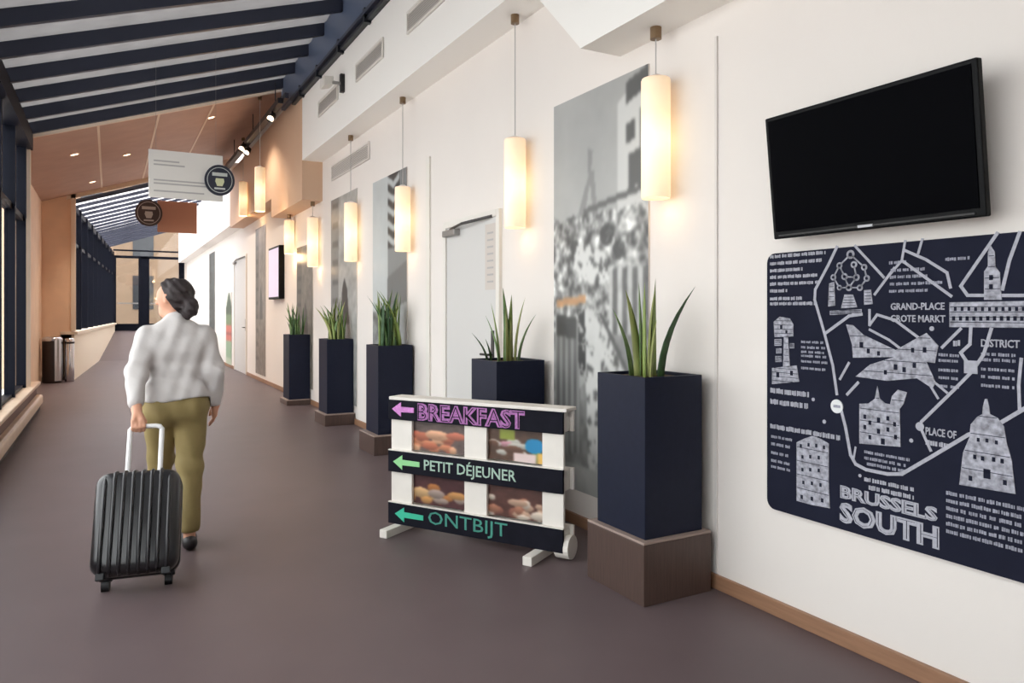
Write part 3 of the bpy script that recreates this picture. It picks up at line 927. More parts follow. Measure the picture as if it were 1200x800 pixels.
def street_print():
    nr, nc = 200, 84
    n1, n2, n3 = noise2(nr, nc, 26, 1), noise2(nr, nc, 9, 2), noise2(nr, nc, 4, 3)
    g = 158 + 26 * n1
    yy, xx = np.mgrid[0:nr, 0:nc]
    X, Y = xx / nc, yy / nr
    # faint monument on the skyline
    for P in ([(.40, .14), (.46, .15), (.44, .2), (.40, .21)], [(.30, .3), (.42, .2), (.45, .2), (.36, .32)], [(.42, .2), (.47, .2), (.52, .33), (.47, .33)]):
        g[mask_poly(nr, nc, P)] = 138
    g[mask_poly(nr, nc, [(.72, .06), (1, .0), (1, .30), (.72, .32)])] = 206
    for P in ([(.8, .02), (1, .0), (1, .045), (.8, .07)], [(.80, .115), (.88, .11), (.88, .155), (.80, .16)], [(.82, .185), (.95, .18), (.95, .26), (.82, .265)], [(.93, .09), (1, .085), (1, .2), (.93, .2)]):
        g[mask_poly(nr, nc, P)] = 92
    busy = (Y > .305 + .05 * (n2 - .5)) & (Y < .62)
    g[busy] = (60 + 230 * np.clip((n3 - .3) * 1.9, 0, 1))[busy]
    g[(Y > .26 + .03 * (1 - X) * 0 + .05 * (0.5 - X) + .02) & (Y < .275 + .05 * (0.5 - X) + .02) & (X > .35)] = 96
    for (x, y, r) in ((.60, .36, .07), (.72, .40, .06), (.55, .45, .06), (.25, .38, .05)):
        b = ((X - x) ** 2 + ((Y - y) * 2.6) ** 2) < r * r
        b &= n3 > .42
        g[b] = (34 + 60 * n3)[b]
    for (x, y, r) in ((.35, .41, .11), (.5, .44, .12), (.78, .48, .05)):
        b = (((X - x) ** 2 + ((Y - y) * 2.6) ** 2) < r * r) & (n3 > .47)
        g[b] = 214
    fac = (X > .62) & (Y > .44) & (Y < .68)
    g[fac] = (96 + 90 * ((xx // 4) % 2) + 60 * (n3 - .5))[fac]
    low = Y >= .60
    g[low] = (128 + 90 * (n2 - .5) + 50 * (n3 - .5))[low]
    # bright flight of steps running down to the right
    st = mask_poly(nr, nc, [(.36, .53), (.52, .55), (1.0, .80), (1.0, .99), (.42, .99), (.38, .70)])
    g[st] = (212 - 70 * (n3 > .6) - 30 * n2)[st]
    sp = st & (n3 > .66)
    g[sp] = 80
    for P in ([(.52, .55), (.56, .55), (1.0, .77), (1.0, .79)],):
        g[mask_poly(nr, nc, P)] = 78
    dr = mask_poly(nr, nc, [(.02, .56), (.30, .565), (.33, .90), (.02, .93)])
    g[dr] = (120 + 40 * (n1 - .5) + 25 * np.sin(xx * 1.1))[dr]
    g[mask_poly(nr, nc, [(.03, .555), (.27, .56), (.27, .615), (.03, .61)])] = 62
    g[mask_poly(nr, nc, [(.29, .54), (.37, .54), (.39, .72), (.31, .74)])] = (40 + 120 * (n3 > .55))[mask_poly(nr, nc, [(.29, .54), (.37, .54), (.39, .72), (.31, .74)])]
    g[Y > .93] = (150 + 40 * n2)[Y > .93]
    im = grey(g, (1.0, 1.0, .985))
    o_ = mask_poly(nr, nc, [(.03, .515), (.38, .505), (.38, .525), (.03, .535)])
    im[o_] = np.array([186, 140, 96]) * (0.8 + .4 * n3[o_][:, None])
    return im


def tower_print():
    nr, nc = 180, 70
    n1, n2, n3 = noise2(nr, nc, 26, 11), noise2(nr, nc, 9, 12), noise2(nr, nc, 4, 13)
    yy, xx = np.mgrid[0:nr, 0:nc]
    X, Y = xx / nc, yy / nr
    g = 186 + 24 * n1
    rt = X > .46
    g[rt] = (128 + 20 * n1)[rt]
    sp = (X > .46) & (X < .80) & (Y < .30)
    z = (Y * 34 + np.abs(X - .63) * 6) % 2 < 1
    g[sp] = np.where(z, 66, 190)[sp]
    sp = (X >= .80) & (Y < .12)
    g[sp] = (100 + 60 * ((xx // 2) % 2))[sp]
    m = mask_poly(nr, nc, [(.46, .42), (1, .36), (1, .52), (.46, .56)])
    g[m] = 112
    m = mask_poly(nr, nc, [(.46, .56), (1, .52), (1, 1), (.46, 1)])
    g[m] = (160 + 30 * n2)[m]
    m = (Y > .56) & (X < .5)
    g[m] = (60 + 130 * n3)[m]
    return grey(g, (.97, 1.0, 1.0))


def alley_print(seed, tint, base, dark):
    nr, nc = 160, 60
    n1, n2, n3 = noise2(nr, nc, 30, seed), noise2(nr, nc, 10, seed + 1), noise2(nr, nc, 4, seed + 2)
    yy, xx = np.mgrid[0:nr, 0:nc]
    X, Y = xx / nc, yy / nr
    g = base + 60 * (n2 - .5) + 40 * (n3 - .5)
    m = mask_poly(nr, nc, [(.0, .0), (.34, .0), (.30, .7), (.0, .8)])
    g[m] = (base * .72 + 20 * n3)[m]
    m = mask_poly(nr, nc, [(.42, .62), (.46, .46), (.55, .40), (.66, .46), (.72, .62), (.72, .66), (.42, .66)])
    g[m] = dark
    m = (Y > .62)
    g[m] = (base * .9 + 90 * (n3 - .4))[m]
    for q in range(10):
        a = .02 + .095 * q
        m = (Y > a) & (Y < a + .03) & (X > .06) & (X < .3)
        g[m] *= .72
    return grey(g, tint)


def wall_print(name, label, y_near, y_far, z0, z1, img):
    o_ = thing(name, label, 'poster', (WX - 0.012, y_far, z0), (0, 0, R(-90)))
    W_ = y_far - y_near
    MB().box(0, W_, 0.001, 0.014, 0, z1 - z0).build('backing', 'vent_grey', o_)
    painted_panel('print', img, W_, z1 - z0, o_, lambda s_, z: (s_, 0.0, z))
    return o_


wall_print('wall_poster', 'tall black-and-white street scene print behind the planter on the largest plinth', 3.385, 4.43, 0.24, 2.92, street_print())
wall_print('wall_poster', 'tall grey print of a banded tower behind the leafy green planter', 7.38, 8.53, 0.24, 3.01, tower_print())
wall_print('wall_poster', 'tall grey print with a dark archway under the wall grille', 9.19, 10.43, 0.24, 3.05, alley_print(21, (1, 1, .98), 168, 58))
wall_print('wall_poster', 'narrow dark brown-grey print behind the planter beside the tan wall', 11.5, 12.62, 0.24, 2.54, alley_print(31, (1.0, .95, .88), 112, 60))
wall_print('wall_poster', 'narrow mottled print on the wall past the small display', 15.45, 16.6, 0.14, 3.25, alley_print(41, (1.0, .93, .86), 128, 70))
wall_print('wall_poster', 'dark narrow print on the white wall beside the ramp', 23.6, 25.0, 0.5, 3.30, alley_print(51, (.92, 1.0, 1.0), 84, 60))
# narrow banner in green and red
nr, nc = 60, 12
bn_ = np.zeros((nr, nc, 3)) + np.array([190, 200, 176])
yy, xx = np.mgrid[0:nr, 0:nc]
X, Y = xx / nc, yy / nr
bn_[(Y < .30)] = (70, 86, 66)
bn_[(Y < .20) & (np.abs(X - .5) > .08 + Y * 2)] = (228, 224, 214)
bn_[(Y >= .30) & (Y < .44)] = (120, 140, 104)
bn_[(Y >= .44) & (Y < .66)] = (206, 116, 102)
bn_[(Y >= .54) & (Y < .57)] = (150, 84, 78)
bn_[(Y >= .66) & (Y < .9)] = (150, 178, 146)
wall_print('wall_banner', 'slim green and red banner on the white wall past the tan section', 20.15, 21.2, 0.05, 1.98, bn_)


# ---- doors in the right wall
def wall_door(name, label, y0, y1, htop, notice):
    d = thing(name, label, 'door', (WX, 0, 0), kind='structure')
    for a, b in ((y0 - 0.06, y0), (y1, y1 + 0.06)):
        box('frame_post', 'frame_white', d, -0.03, 0.02, a, b, 0.0, htop + 0.06, 0.004)
    box('frame_head', 'frame_white', d, -0.03, 0.02, y0, y1, htop, htop + 0.06, 0.004)
    lf_ = box('door_leaf', 'door_grey', d, -0.014, 0.02, y0, y1, 0.008, htop, 0.003)
    cl = box('closer_body', 'metal_grey', lf_, -0.075, -0.012, y1 - 0.30, y1 - 0.02, htop - 0.09, htop - 0.03, 0.01)
    MB().tube([(-0.05, y1 - 0.16, htop - 0.025), (-0.10, (y0 + y1) / 2, htop - 0.012), (-0.03, y0 + 0.06, htop + 0.008)], 0.012, 6).build('closer_arm', 'metal_dark', lf_)
    hp = box('handle_plate', 'metal_dark', lf_, -0.022, -0.012, y0 + 0.05, y0 + 0.10, 1.02, 1.30, 0.004)
    MB().tube([(-0.015, y0 + 0.075, 1.10), (-0.065, y0 + 0.075, 1.10), (-0.068, y0 + 0.20, 1.10)], 0.010, 8).build('handle_lever', 'metal_dark', hp)
    if notice:
        box('notice', 'notice', lf_, -0.018, -0.012, y0 + 0.02, y0 + 0.21, 1.64, 2.19)
        for q in range(8):
            box('notice_line', 'sign_grey', lf_, -0.0195, -0.0175, y0 + 0.06, y0 + 0.17, 1.70 + q * 0.058, 1.715 + q * 0.058)
    return d


wall_door('door_2', 'pale grey door with closer and long notice behind the breakfast sign', 5.30, 6.32, 2.24, True)
wall_door('door_3', 'pale door with a closer in the white wall past the tan section', 17.85, 19.6, 2.75, False)


# ---- grilles
def grille(label, loc, rotz, w_, h_, n, slanted=True, group=None):
    v = thing('air_vent', label, 'air vent', loc, (0, 0, rotz), group)
    MB().box(0, w_, 0.002, 0.006, 0, h_).build('backing', 'vent_back', v)
    fr_ = MB().box(0, w_, -0.014, 0.006, 0, .022).box(0, w_, -0.014, 0.006, h_ - .022, h_).box(0, .022, -0.014, 0.006, .022, h_ - .022).box(w_ - .022, w_, -0.014, 0.006, .022, h_ - .022)
    fr_.build('frame', 'frame_white' if slanted else 'vent_grey', v)
    for q in range(n):
        z = .03 + (h_ - .06) * (q + .5) / n
        MB().hexa([(.02, -.012, z - .010), (w_ - .02, -.012, z - .010), (.02, .002, z + .006), (w_ - .02, .002, z + .006),
                   (.02, -.012, z - .005), (w_ - .02, -.012, z - .005), (.02, .002, z + .011), (w_ - .02, .002, z + .011)]).build('slat', 'vent_grey', v)
    return v


VG = 'slatted vents in the bulkhead face'
for (y, lb) in ((6.58, 'slatted grey vent in the white bulkhead above the grey door'), (8.23, 'slatted grey vent in the white bulkhead beside the small floodlight'), (9.95, 'slatted grey vent in the white bulkhead nearest the tan bulkhead')):
    grille(lb, (BX - 0.006, y, 4.10), R(-90), 0.95, 0.21, 7, True, VG)
grille('long grey wall grille above the archway print', (WX - 0.006, 10.40, 3.33), R(-90), 1.72, 0.22, 7, False)

# ---- small floodlight on the bulkhead
fo = thing('floodlight', 'small white floodlight on a dark bracket fixed to the bulkhead', 'floodlight', (BX, 8.75, 4.18))
box('bracket', 'metal_dark', fo, -0.05, 0.005, -0.03, 0.03, -0.06, 0.16)
box('arm', 'metal_grey', fo, -0.14, -0.04, -0.02, 0.02, 0.03, 0.06)
MB().hexa([(-.24, .02, .0), (-.12, .02, .03), (-.24, .22, .0), (-.12, .22, .03), (-.24, .02, .12), (-.12, .02, .13), (-.24, .22, .12), (-.12, .22, .13)]).build('head', 'frame_white', fo, bevel=.01)
box('lens', 'sign_white', fo, -.245, -.238, .04, .20, .02, .10)

# ---- pendant lamps
shade_m = bpy.data.materials.new('shade_glow')
shade_m.use_nodes = True
nt = shade_m.node_tree
b = nt.nodes['Principled BSDF']
b.inputs['Base Color'].default_value = (*lin((246, 232, 210)), 1)
b.inputs['Roughness'].default_value = 0.6
tc = nt.nodes.new('ShaderNodeTexCoord')
sp = nt.nodes.new('ShaderNodeSeparateXYZ')
nt.links.new(tc.outputs['Generated'], sp.inputs[0])
rp_ = nt.nodes.new('ShaderNodeValToRGB')
cr = rp_.color_ramp
cr.elements[0].position = 0.0
cr.elements[0].color = (*[v * .55 for v in lin((255, 214, 160))], 1)
cr.elements[1].position = 1.0
cr.elements[1].color = (*[v * .42 for v in lin((255, 206, 150))], 1)
for p_, c_, k_ in ((0.25, (255, 222, 168), .9), (0.48, (255, 228, 172), 1.5), (0.72, (255, 214, 158), .75)):
    e = cr.elements.new(p_)
    e.color = (*[v * k_ for v in lin(c_)], 1)
nt.links.new(sp.outputs['Z'], rp_.inputs[0])
nt.links.new(rp_.outputs[0], b.inputs['Emission Color'])
b.inputs['Emission Strength'].default_value = 0.62
MATS['shade_glow'] = shade_m
LX = 2.69


def pendant(label, x, y, z_top, z0=2.09, z1=2.76, watts=0.35):
    L_ = thing('pendant_lamp', label, 'lamp', (x, y, z_top), group='cylindrical pendant lamps along the wall')
    MB().lathe([(0.0, 0.0), (0.032, 0.0), (0.032, -0.065), (0.0, -0.065)], 16).build('ceiling_rose', 'brass', L_, smooth=False)
    MB().tube([(0, 0, -0.06), (0, 0, z1 - z_top + 0.02)], 0.004, 6).build('cord', 'sign_grey', L_)
    MB().lathe([(0.078, z0 - z_top), (0.082, z0 - z_top + .01), (0.082, z1 - z_top - .01), (0.078, z1 - z_top), (0.07, z1 - z_top), (0.074, z1 - z_top - .02), (0.074, z0 - z_top + .02), (0.07, z0 - z_top), (0.078, z0 - z_top)], 28).build('shade', 'shade_glow', L_, smooth=True)
    MB().lathe([(0.0, z1 - z_top + .025), (0.02, z1 - z_top + .025), (0.074, z1 - z_top - .004), (0.0, z1 - z_top - .004)], 20).build('top_cap', 'frame_white', L_)
    ld = bpy.data.lights.new('bulb', 'POINT')
    ld.energy = watts
    ld.color = (1.0, 0.66, 0.34)
    ld.shadow_soft_size = 0.08
    lo = bpy.data.objects.new('bulb', ld)
    COL.objects.link(lo)
    lo.parent = L_
    lo.location = (-0.0, 0, z0 - z_top - 0.06)
    return L_


pendant('lit cylindrical pendant lamp over the planter on the largest plinth', LX, 3.20, 3.05)
pendant('lit cylindrical pendant lamp between the grey door and the street print', LX, 4.825, 3.70)
pendant('lit cylindrical pendant lamp in front of the banded tower print', LX, 7.24, 3.70)
pendant('lit cylindrical pendant lamp in front of the archway print', LX, 9.12, 3.70, 2.10, 2.84)
pendant('lit cylindrical pendant lamp just under the end of the tan bulkhead', LX, 11.10, 3.12, 2.14, 2.88, 1.2)
pendant('added pendant lamp standing in for the warm wall glow beside the small wall display', LX, 12.75, 3.12, 2.45, 3.02, 5)  # lamp added to stand in for the warm glow on the wall corner
pendant('lit cylindrical pendant lamp hanging in front of the tan bulkhead', 2.13, 12.28, tan_z(2.13) + 0.0, 3.08, 3.79, 5)
pendant('lit cylindrical pendant lamp hanging below the track spotlights', 2.41, 15.8, tan_z(2.41), 3.43, 4.13, 5)


# ---- planters
def blade(h_, w_, lean_x, lean_y, twist, base, tip=1.0, seg=7):
    """Upright sword leaf with a V section; returns an MB in planter space."""
    m = MB()
    ct, st = math.cos(twist), math.sin(twist)
    for i in range(seg + 1):
        t = i / seg
        ww = w_ * (0.75 + 0.5 * t - 1.1 * t * t) if t < 0.8 else w_ * (0.75 + .4 - 1.1 * .64) * (1 - t) / 0.2
        ww = max(ww, 0.0008)
        cx = base[0] + lean_x * t * t * h_
        cy = base[1] + lean_y * t * t * h_
        z = base[2] + h_ * t
        tw = 0.35 * t
        c2, s2 = math.cos(twist + tw), math.sin(twist + tw)
        for k, (a, d) in enumerate(((-1, 0.0), (0, 0.35), (1, 0.0), (0, 0.20))):
            m.v.append((cx + a * ww * .5 * c2 - d * ww * s2, cy + a * ww * .5 * s2 + d * ww * c2, z))
    for i in range(seg):
        for k in range(4):
            k2 = (k + 1) % 4
            m.f.append((i * 4 + k, i * 4 + k2, (i + 1) * 4 + k2, (i + 1) * 4 + k))
    m.f.append((0, 1, 2, 3))
    m.f.append(tuple(seg * 4 + k for k in (3, 2, 1, 0)))
    return m


def planter(label, x0, x1, y0, y1, z0, z1, leaves, plant):
    cx, cy = (x0 + x1) / 2, (y0 + y1) / 2
    P_ = thing('planter', label, 'planter', (cx, cy, z0), group='tall navy planters along the wall')
    a, c, hh = (x1 - x0) / 2, (y1 - y0) / 2, z1 - z0
    tk = 0.022
    m = MB()
    o1 = [(-a, -c), (a, -c), (a, c), (-a, c)]
    i1 = [(-a + tk, -c + tk), (a - tk, -c + tk), (a - tk, c - tk), (-a + tk, c - tk)]
    for ring, z in ((o1, 0), (o1, hh), (i1, hh), (i1, hh - 0.10)):
        m.v += [(p, q, z) for p, q in ring]
    for lv in range(3):
        for k in range(4):
            k2 = (k + 1) % 4
            m.f.append((lv * 4 + k, lv * 4 + k2, (lv + 1) * 4 + k2, (lv + 1) * 4 + k))
    m.f.append((0, 1, 2, 3))
    m.build('pot', 'planter_navy', P_, bevel=0.004)
    MB().box(-a + tk, a - tk, -c + tk, c - tk, hh - .10, hh - .018).build('soil', 'soil', P_)
    lr = random.Random(leaves[0])
    for spec in plant(lr, hh):
        mbs, mt = spec
        mbs.build('leaf', mt, P_, smooth=True)
    return P_


def sansevieria(pts):
    def f(lr, hh):
        out = []
        for (bx, by, h_, w_, lx, ly, mt) in pts:
            out.append((blade(h_ + .04, w_ * 1.2, lx, ly, lr.uniform(-.5, .9), (bx, by, hh - .05)), mt))
        return out
    return f


def bushy(n, hmin, hmax, spread, mats):
    def f(lr, hh):
        out = []
        for i in range(n):
            an = lr.uniform(0, 6.28)
            sp_ = lr.uniform(.1, 1) * spread
            h_ = lr.uniform(hmin, hmax)
            out.append((blade(h_, lr.uniform(.035, .06), min(math.cos(an) * sp_, .10), math.sin(an) * sp_, an, (lr.uniform(-.1, .1), lr.uniform(-.1, .1), hh - .04)), lr.choice(mats)))
        return out
    return f


def plinth(label, x0, x1, y0, y1, z1):
    p_ = thing('planter_plinth', label, 'plinth', ((x0 + x1) / 2, (y0 + y1) / 2, 0), group='brown wooden plinths under the planters')
    a, c = (x1 - x0) / 2, (y1 - y0) / 2
    MB().box(-a, a, -c, c, 0, z1 - .012).build('body', 'plinth_wood', p_, bevel=.003)
    MB().box(-a, a, -c, c, z1 - .012, z1).build('top_board', 'plinth_edge', p_, bevel=.003)


plinth('largest brown wooden plinth, under the planter beside the map board', 2.30, 2.745, 2.825, 3.31, 0.315)
planter('tall navy planter with a few pale sword leaves beside the street print', 2.335, 2.715, 2.86, 3.265, 0.315, 1.125, (1,),
        sansevieria([(-.02, .06, .46, .055, -.10, .10, 'leaf_pale'), (-.03, -.02, .50, .062, .0, .03, 'leaf_bright'), (.03, .02, .44, .058, .05, .0, 'leaf_pale'), (.03, -.06, .47, .05, .22, -.28, 'leaf_dark'),
                     (.06, .03, .52, .05, .04, .02, 'leaf_bright'), (-.05, .08, .36, .045, -.12, .28, 'leaf_mid'), (.0, .05, .5, .05, .0, .06, 'leaf_mid'), (-.02, -.05, .30, .05, .06, -.05, 'leaf_pale')]))
plinth('brown wooden plinth hidden behind the breakfast sign', 2.30, 2.745, 4.42, 4.90, 0.25)
planter('navy planter with a fan of upright sword leaves behind the breakfast sign', 2.345, 2.735, 4.47, 4.87, 0.25, 1.11, (2,),
        sansevieria([(-.05, .03, .33, .042, -.22, .18, 'leaf_mid'), (-.03, .06, .42, .045, -.10, .12, 'leaf_bright'), (0, .0, .53, .048, -.04, .05, 'leaf_mid'), (.03, .02, .48, .045, .03, .0, 'leaf_bright'), (.05, -.03, .46, .045, .12, -.08, 'leaf_pale'),
                     (.06, -.06, .34, .042, .26, -.22, 'leaf_mid'), (-.02, -.04, .40, .045, -.05, -.04, 'leaf_pale'), (.01, .05, .37, .04, .06, .14, 'leaf_bright'), (-.11, .10, .20, .03, -.4, .3, 'leaf_dark'), (-.10, .06, .16, .03, -.3, -.1, 'leaf_dark'), (.02, -.02, .30, .05, 0, 0, 'leaf_pale')]))
plinth('brown wooden plinth under the leafy planter beside the breakfast sign', 2.34, 2.785, 7.12, 7.62, 0.20)
planter('navy planter with the densest green foliage, before the banded tower print', 2.40, 2.775, 7.17, 7.57, 0.20, 1.11, (3,), bushy(44, .28, .66, .48, ['leaf_mid', 'leaf_bright', 'leaf_dark', 'leaf_bright']))
plinth('low brown plinth under the planter before the archway print', 2.40, 2.79, 9.26, 9.80, 0.15)
planter('navy planter with sparse pale green leaves before the archway print', 2.44, 2.785, 9.32, 9.74, 0.15, 1.105, (4,), bushy(32, .26, .60, .5, ['leaf_mid', 'leaf_pale', 'leaf_bright']))
plinth('lowest brown plinth under the planter by the tan wall', 2.42, 2.79, 11.62, 12.15, 0.085)
planter('navy planter with dim leaves under the end of the tan bulkhead', 2.46, 2.785, 11.67, 12.10, 0.085, 1.10, (5,), bushy(26, .24, .56, .5, ['leaf_dark', 'leaf_mid']))

# ---- breakfast direction sign made of a stood-up pallet
sg = thing('breakfast_sign', 'white and black pallet direction sign for breakfast standing on the floor', 'sign', (1.62, 4.66, 0), (0, 0, math.atan2(-.851, .525)))
for s0, s1 in ((0.02, 0.19), (0.60, 0.765), (1.15, 1.29)):
    box('upright', 'pallet_white', sg, s0, s1, 0.022, 0.045, 0.05, 0.875, .003)
for s0, s1 in ((0.02, 0.10), (0.62, 0.72), (1.21, 1.29)):
    for z0 in (0.055, 0.40, 0.745):
        box('block', 'pallet_white', sg, s0, s1, 0.045, 0.115, z0, z0 + 0.13, .012)
for z0 in (0.06, 0.40, 0.745):
    box('rear_board', 'pallet_white', sg, 0.02, 1.31, 0.115, 0.135, z0, z0 + 0.13, .003)
box('top_board', 'pallet_white', sg, 0.02, 1.32, -0.004, 0.135, 0.872, 0.893, .003)
boards = []
for z0, z1 in ((0.742, 0.872), (0.395, 0.535), (0.052, 0.19)):
    boards.append(box('name_board', 'pallet_black', sg, 0.01, 1.295, 0.0, 0.022, z0, z1, .003))
    box('edge_strip', 'pallet_white', boards[-1], 0.01, 1.295, 0.0005, 0.0222, z1, z1 + .006) if z1 < .8 else None
for (t_, s0, z0, w_, h_, m_, bold) in (('BREAKFAST', 0.255, 0.750, 0.79, 0.113, 'chalk_mauve', 0.05), ('PETIT DÉJEUNER', 0.306, 0.412, 0.680, 0.106, 'chalk_pale', 0.008), ('ONTBIJT', 0.340, 0.066, 0.585, 0.108, 'chalk_teal_dim', 0.0)):
    o = link_mesh('lettering', text_mesh(t_, w_, h_, 0.004, bold=bold), m_, sg)
    o.location = (s0, 0.001, z0)
    if t_ == 'BREAKFAST':
        o2 = link_mesh('lettering_inline', text_mesh(t_, w_ * .99, h_ * .88, 0.006, bold=-0.028), 'pallet_black', o)
        o2.location = (w_ * .005, 0.0, h_ * .06)
for (s0, s1, zc, m_) in ((0.045, 0.225, 0.812, 'chalk_pink'), (0.055, 0.27, 0.464, 'chalk_green'), (0.07, 0.30, 0.122, 'chalk_teal')):
    hl = 0.075
    MB().prism([(s0, zc), (s0 + hl, zc + .048), (s0 + hl, zc + .018), (s1, zc + .016), (s1, zc - .016), (s0 + hl, zc - .018), (s0 + hl, zc - .048)], -0.004, 0.001, lambda p, q, h: (p, h, q)).build('arrow', m_, sg)
for s_ in (0.06, 1.11):
    box('foot', 'pallet_white', sg, s_, s_ + .06, -0.15, 0.27, 0.0, 0.052, .004)
MB().tube([(1.235, 0.07, 0.075), (1.325, 0.07, 0.075)], 0.07, 20).build('end_roller', 'pallet_white', sg)


def food_print(seed, pal, bgc, nb_):
    nr, nc = 34, 60
    rs = np.random.RandomState(seed)
    n3 = noise2(nr, nc, 5, seed)
    im = np.zeros((nr, nc, 3)) + np.array(bgc)
    im *= (0.7 + .6 * n3[..., None])
    yy, xx = np.mgrid[0:nr, 0:nc]
    for q in range(nb_):
        cx, cy = rs.uniform(.05, .95) * nc, rs.uniform(.4, .95) * nr
        ra, rb = rs.uniform(3, 9), rs.uniform(2.5, 6)
        m = ((xx - cx) / ra) ** 2 + ((yy - cy) / rb) ** 2 < 1
        c = np.array(pal[rs.randint(len(pal))])
        sh = (1.1 - .45 * ((yy - cy) / rb + 1) / 2)[..., None]
        im[m] = (c * sh)[m]
    return im


def photo(s0, s1, z0, z1, img):
    hp_ = box('photo', 'vent_back', sg, s0, s1, 0.050, 0.056, z0, z1)
    painted_panel('photo_print', img, s1 - s0, z1 - z0, hp_, lambda a, z: (s0 + a, 0.0495, z0 + z))


f1 = food_print(1, [(214, 140, 104), (190, 110, 84), (230, 176, 140), (206, 120, 96)], (92, 78, 74), 22)
f2 = food_print(2, [(200, 196, 186), (120, 130, 70), (110, 76, 60), (206, 150, 160)], (84, 60, 48), 12)
yy, xx = np.mgrid[0:34, 0:60]
f2[((xx - 44) / 8.0) ** 2 + ((yy - 16) / 8.0) ** 2 < 1] = (30, 130, 180)
f2[(xx > 46) & (yy > 22)] = (220, 176, 90)
f2[(xx > 14) & (xx < 28) & (yy < 12)] = (140, 150, 60)
f2[(xx > 26) & (xx < 46) & (yy > 24)] = (222, 200, 196)
f3 = food_print(3, [(206, 150, 92), (186, 122, 70), (222, 180, 130), (170, 150, 140)], (74, 44, 46), 14)
f4 = food_print(4, [(200, 164, 140), (176, 120, 96), (222, 206, 190), (150, 96, 80)], (82, 52, 46), 20)
photo(0.10, 0.64, 0.545, 0.742, f1)
photo(0.72, 1.21, 0.545, 0.742, f2)
photo(0.10, 0.64, 0.198, 0.395, f3)
photo(0.72, 1.21, 0.198, 0.395, f4)

# ---- hanging direction signs with round badges
def hang_sign(label, x0, x1, y, z0, z1, ztop_fn, face, badge, bx, bz, br, dark):
    s_ = thing('hanging_sign', label, 'sign', ((x0 + x1) / 2, y, z0))
    cx = (x0 + x1) / 2
    MB().box(x0 - cx, x1 - cx, -0.015, 0.015, 0, z1 - z0).build('panel', face, s_, bevel=.003)
    for x in (x0 + .08, x1 - .08):
        MB().tube([(x - cx, 0, z1 - z0), (x - cx, 0, ztop_fn(x) - z0)], 0.0015, 6).build('cable', 'metal_grey', s_)
    bd = MB()
    n = 40
    bd.prism([(bx - cx + br * math.cos(6.2832 * k / n), bz - z0 + br * 1.08 * math.sin(6.2832 * k / n)) for k in range(n)], -0.05, -0.014, lambda p, q, h: (p, h, q))
    b_ = bd.build('badge', dark, s_)

    def ring(r0, r1, m_, nm, hh=-.053):
        m = MB()
        for k in range(n):
            a, b = 6.2832 * k / n, 6.2832 * (k + 1) / n
            pts = [(bx - cx + r * math.cos(t), bz - z0 + r * 1.08 * math.sin(t)) for r, t in ((r0, a), (r1, a), (r1, b), (r0, b))]
            m.prism(pts, hh, -.049, lambda p, q, h: (p, h, q))
        m.build(nm, m_, b_)
    ring(br * .80, br * .84, badge, 'badge_ring')
    MB().box(bx - cx - br * .5, bx - cx + br * .5, -.053, -.049, bz - z0 + br * .28, bz - z0 + br * .52).build('badge_bar', badge, b_)
    MB().box(bx - cx - br * .36, bx - cx + br * .36, -.053, -.049, bz - z0 - br * .66, bz - z0 - br * .54).build('badge_bar', badge, b_)
    m = MB()
    m.prism([(bx - cx + px_ * br, bz - z0 + pz_ * br) for px_, pz_ in ((-.26, .12), (.26, .12), (.30, -.1), (.18, -.42), (-.18, -.42), (-.30, -.1))], -.053, -.049, lambda p, q, h: (p, h, q))
    m.build('badge_emblem', 'badge_yellow' if dark == 'badge_navy' else badge, b_)
    return s_


hs = hang_sign('white hanging sign with a round navy badge over the corridor', 0.41, 1.24, 9.72, 2.83, 3.40, lambda x: roof_z(x) - .02, 'sign_white', 'badge_pale', 1.20, 3.09, 0.175, 'badge_navy')
for i, (a, b, z) in enumerate(((-.36, -.08, .43), (-.36, .22, .20), (-.36, .26, .16), (-.36, .20, .07), (-.36, -.02, .385))):
    MB().box(a, b, -.0175, -.014, z, z + .018).build('faint_text_line', 'sign_grey', hs)
hang_sign('brown hanging sign with a round dark badge under the tan ceiling', 0.86, 1.60, 16.5, 3.09, 3.73, lambda x: tan_z(x) - .0, 'sign_brown', 'sign_grey', 0.70, 3.46, 0.25, 'badge_brown')
hsb = [o for o in COL.objects if o.name.startswith('hanging_sign')][-1]

# ---- track with spotlights under the tan ceiling
tk_ = thing('track_light', 'dark lighting track with spotlights along the tan bulkhead', 'track light', (2.24, 11.2, 4.60))
box('rail', 'rail_dark', tk_, -0.04, 0.04, 0, 6.9, -0.03, 0.05)
box('conduit', 'steel_navy', tk_, 0.06, 0.12, 0, 6.9, 0.06, 0.14)
for y in (0.4, 2.4, 4.6, 6.6):
    MB().tube([(0, y, .05), (0, y, tan_z(2.24) - 4.60 + .02)], .008, 6).build('hanger', 'rail_dark', tk_)
for y, dx in ((0.5, -.02), (2.9, -.08), (3.2, .05), (5.6, -.04), (5.9, .06)):
    sp_ = MB().tube([(dx, y, -.02), (dx - .02, y, -.09)], .012, 6).build('spot_arm', 'rail_dark', tk_)
    MB().tube([(dx + .02, y + .06, -.07), (dx - .05, y - .08, -.17)], [.045, .06], 14).build('spot_head', 'rail_dark', sp_)
    MB().tube([(dx - .05, y - .08, -.17), (dx - .052, y - .083, -.173)], [.05, .05], 14).build('spot_lens', 'downlight_glow', sp_)

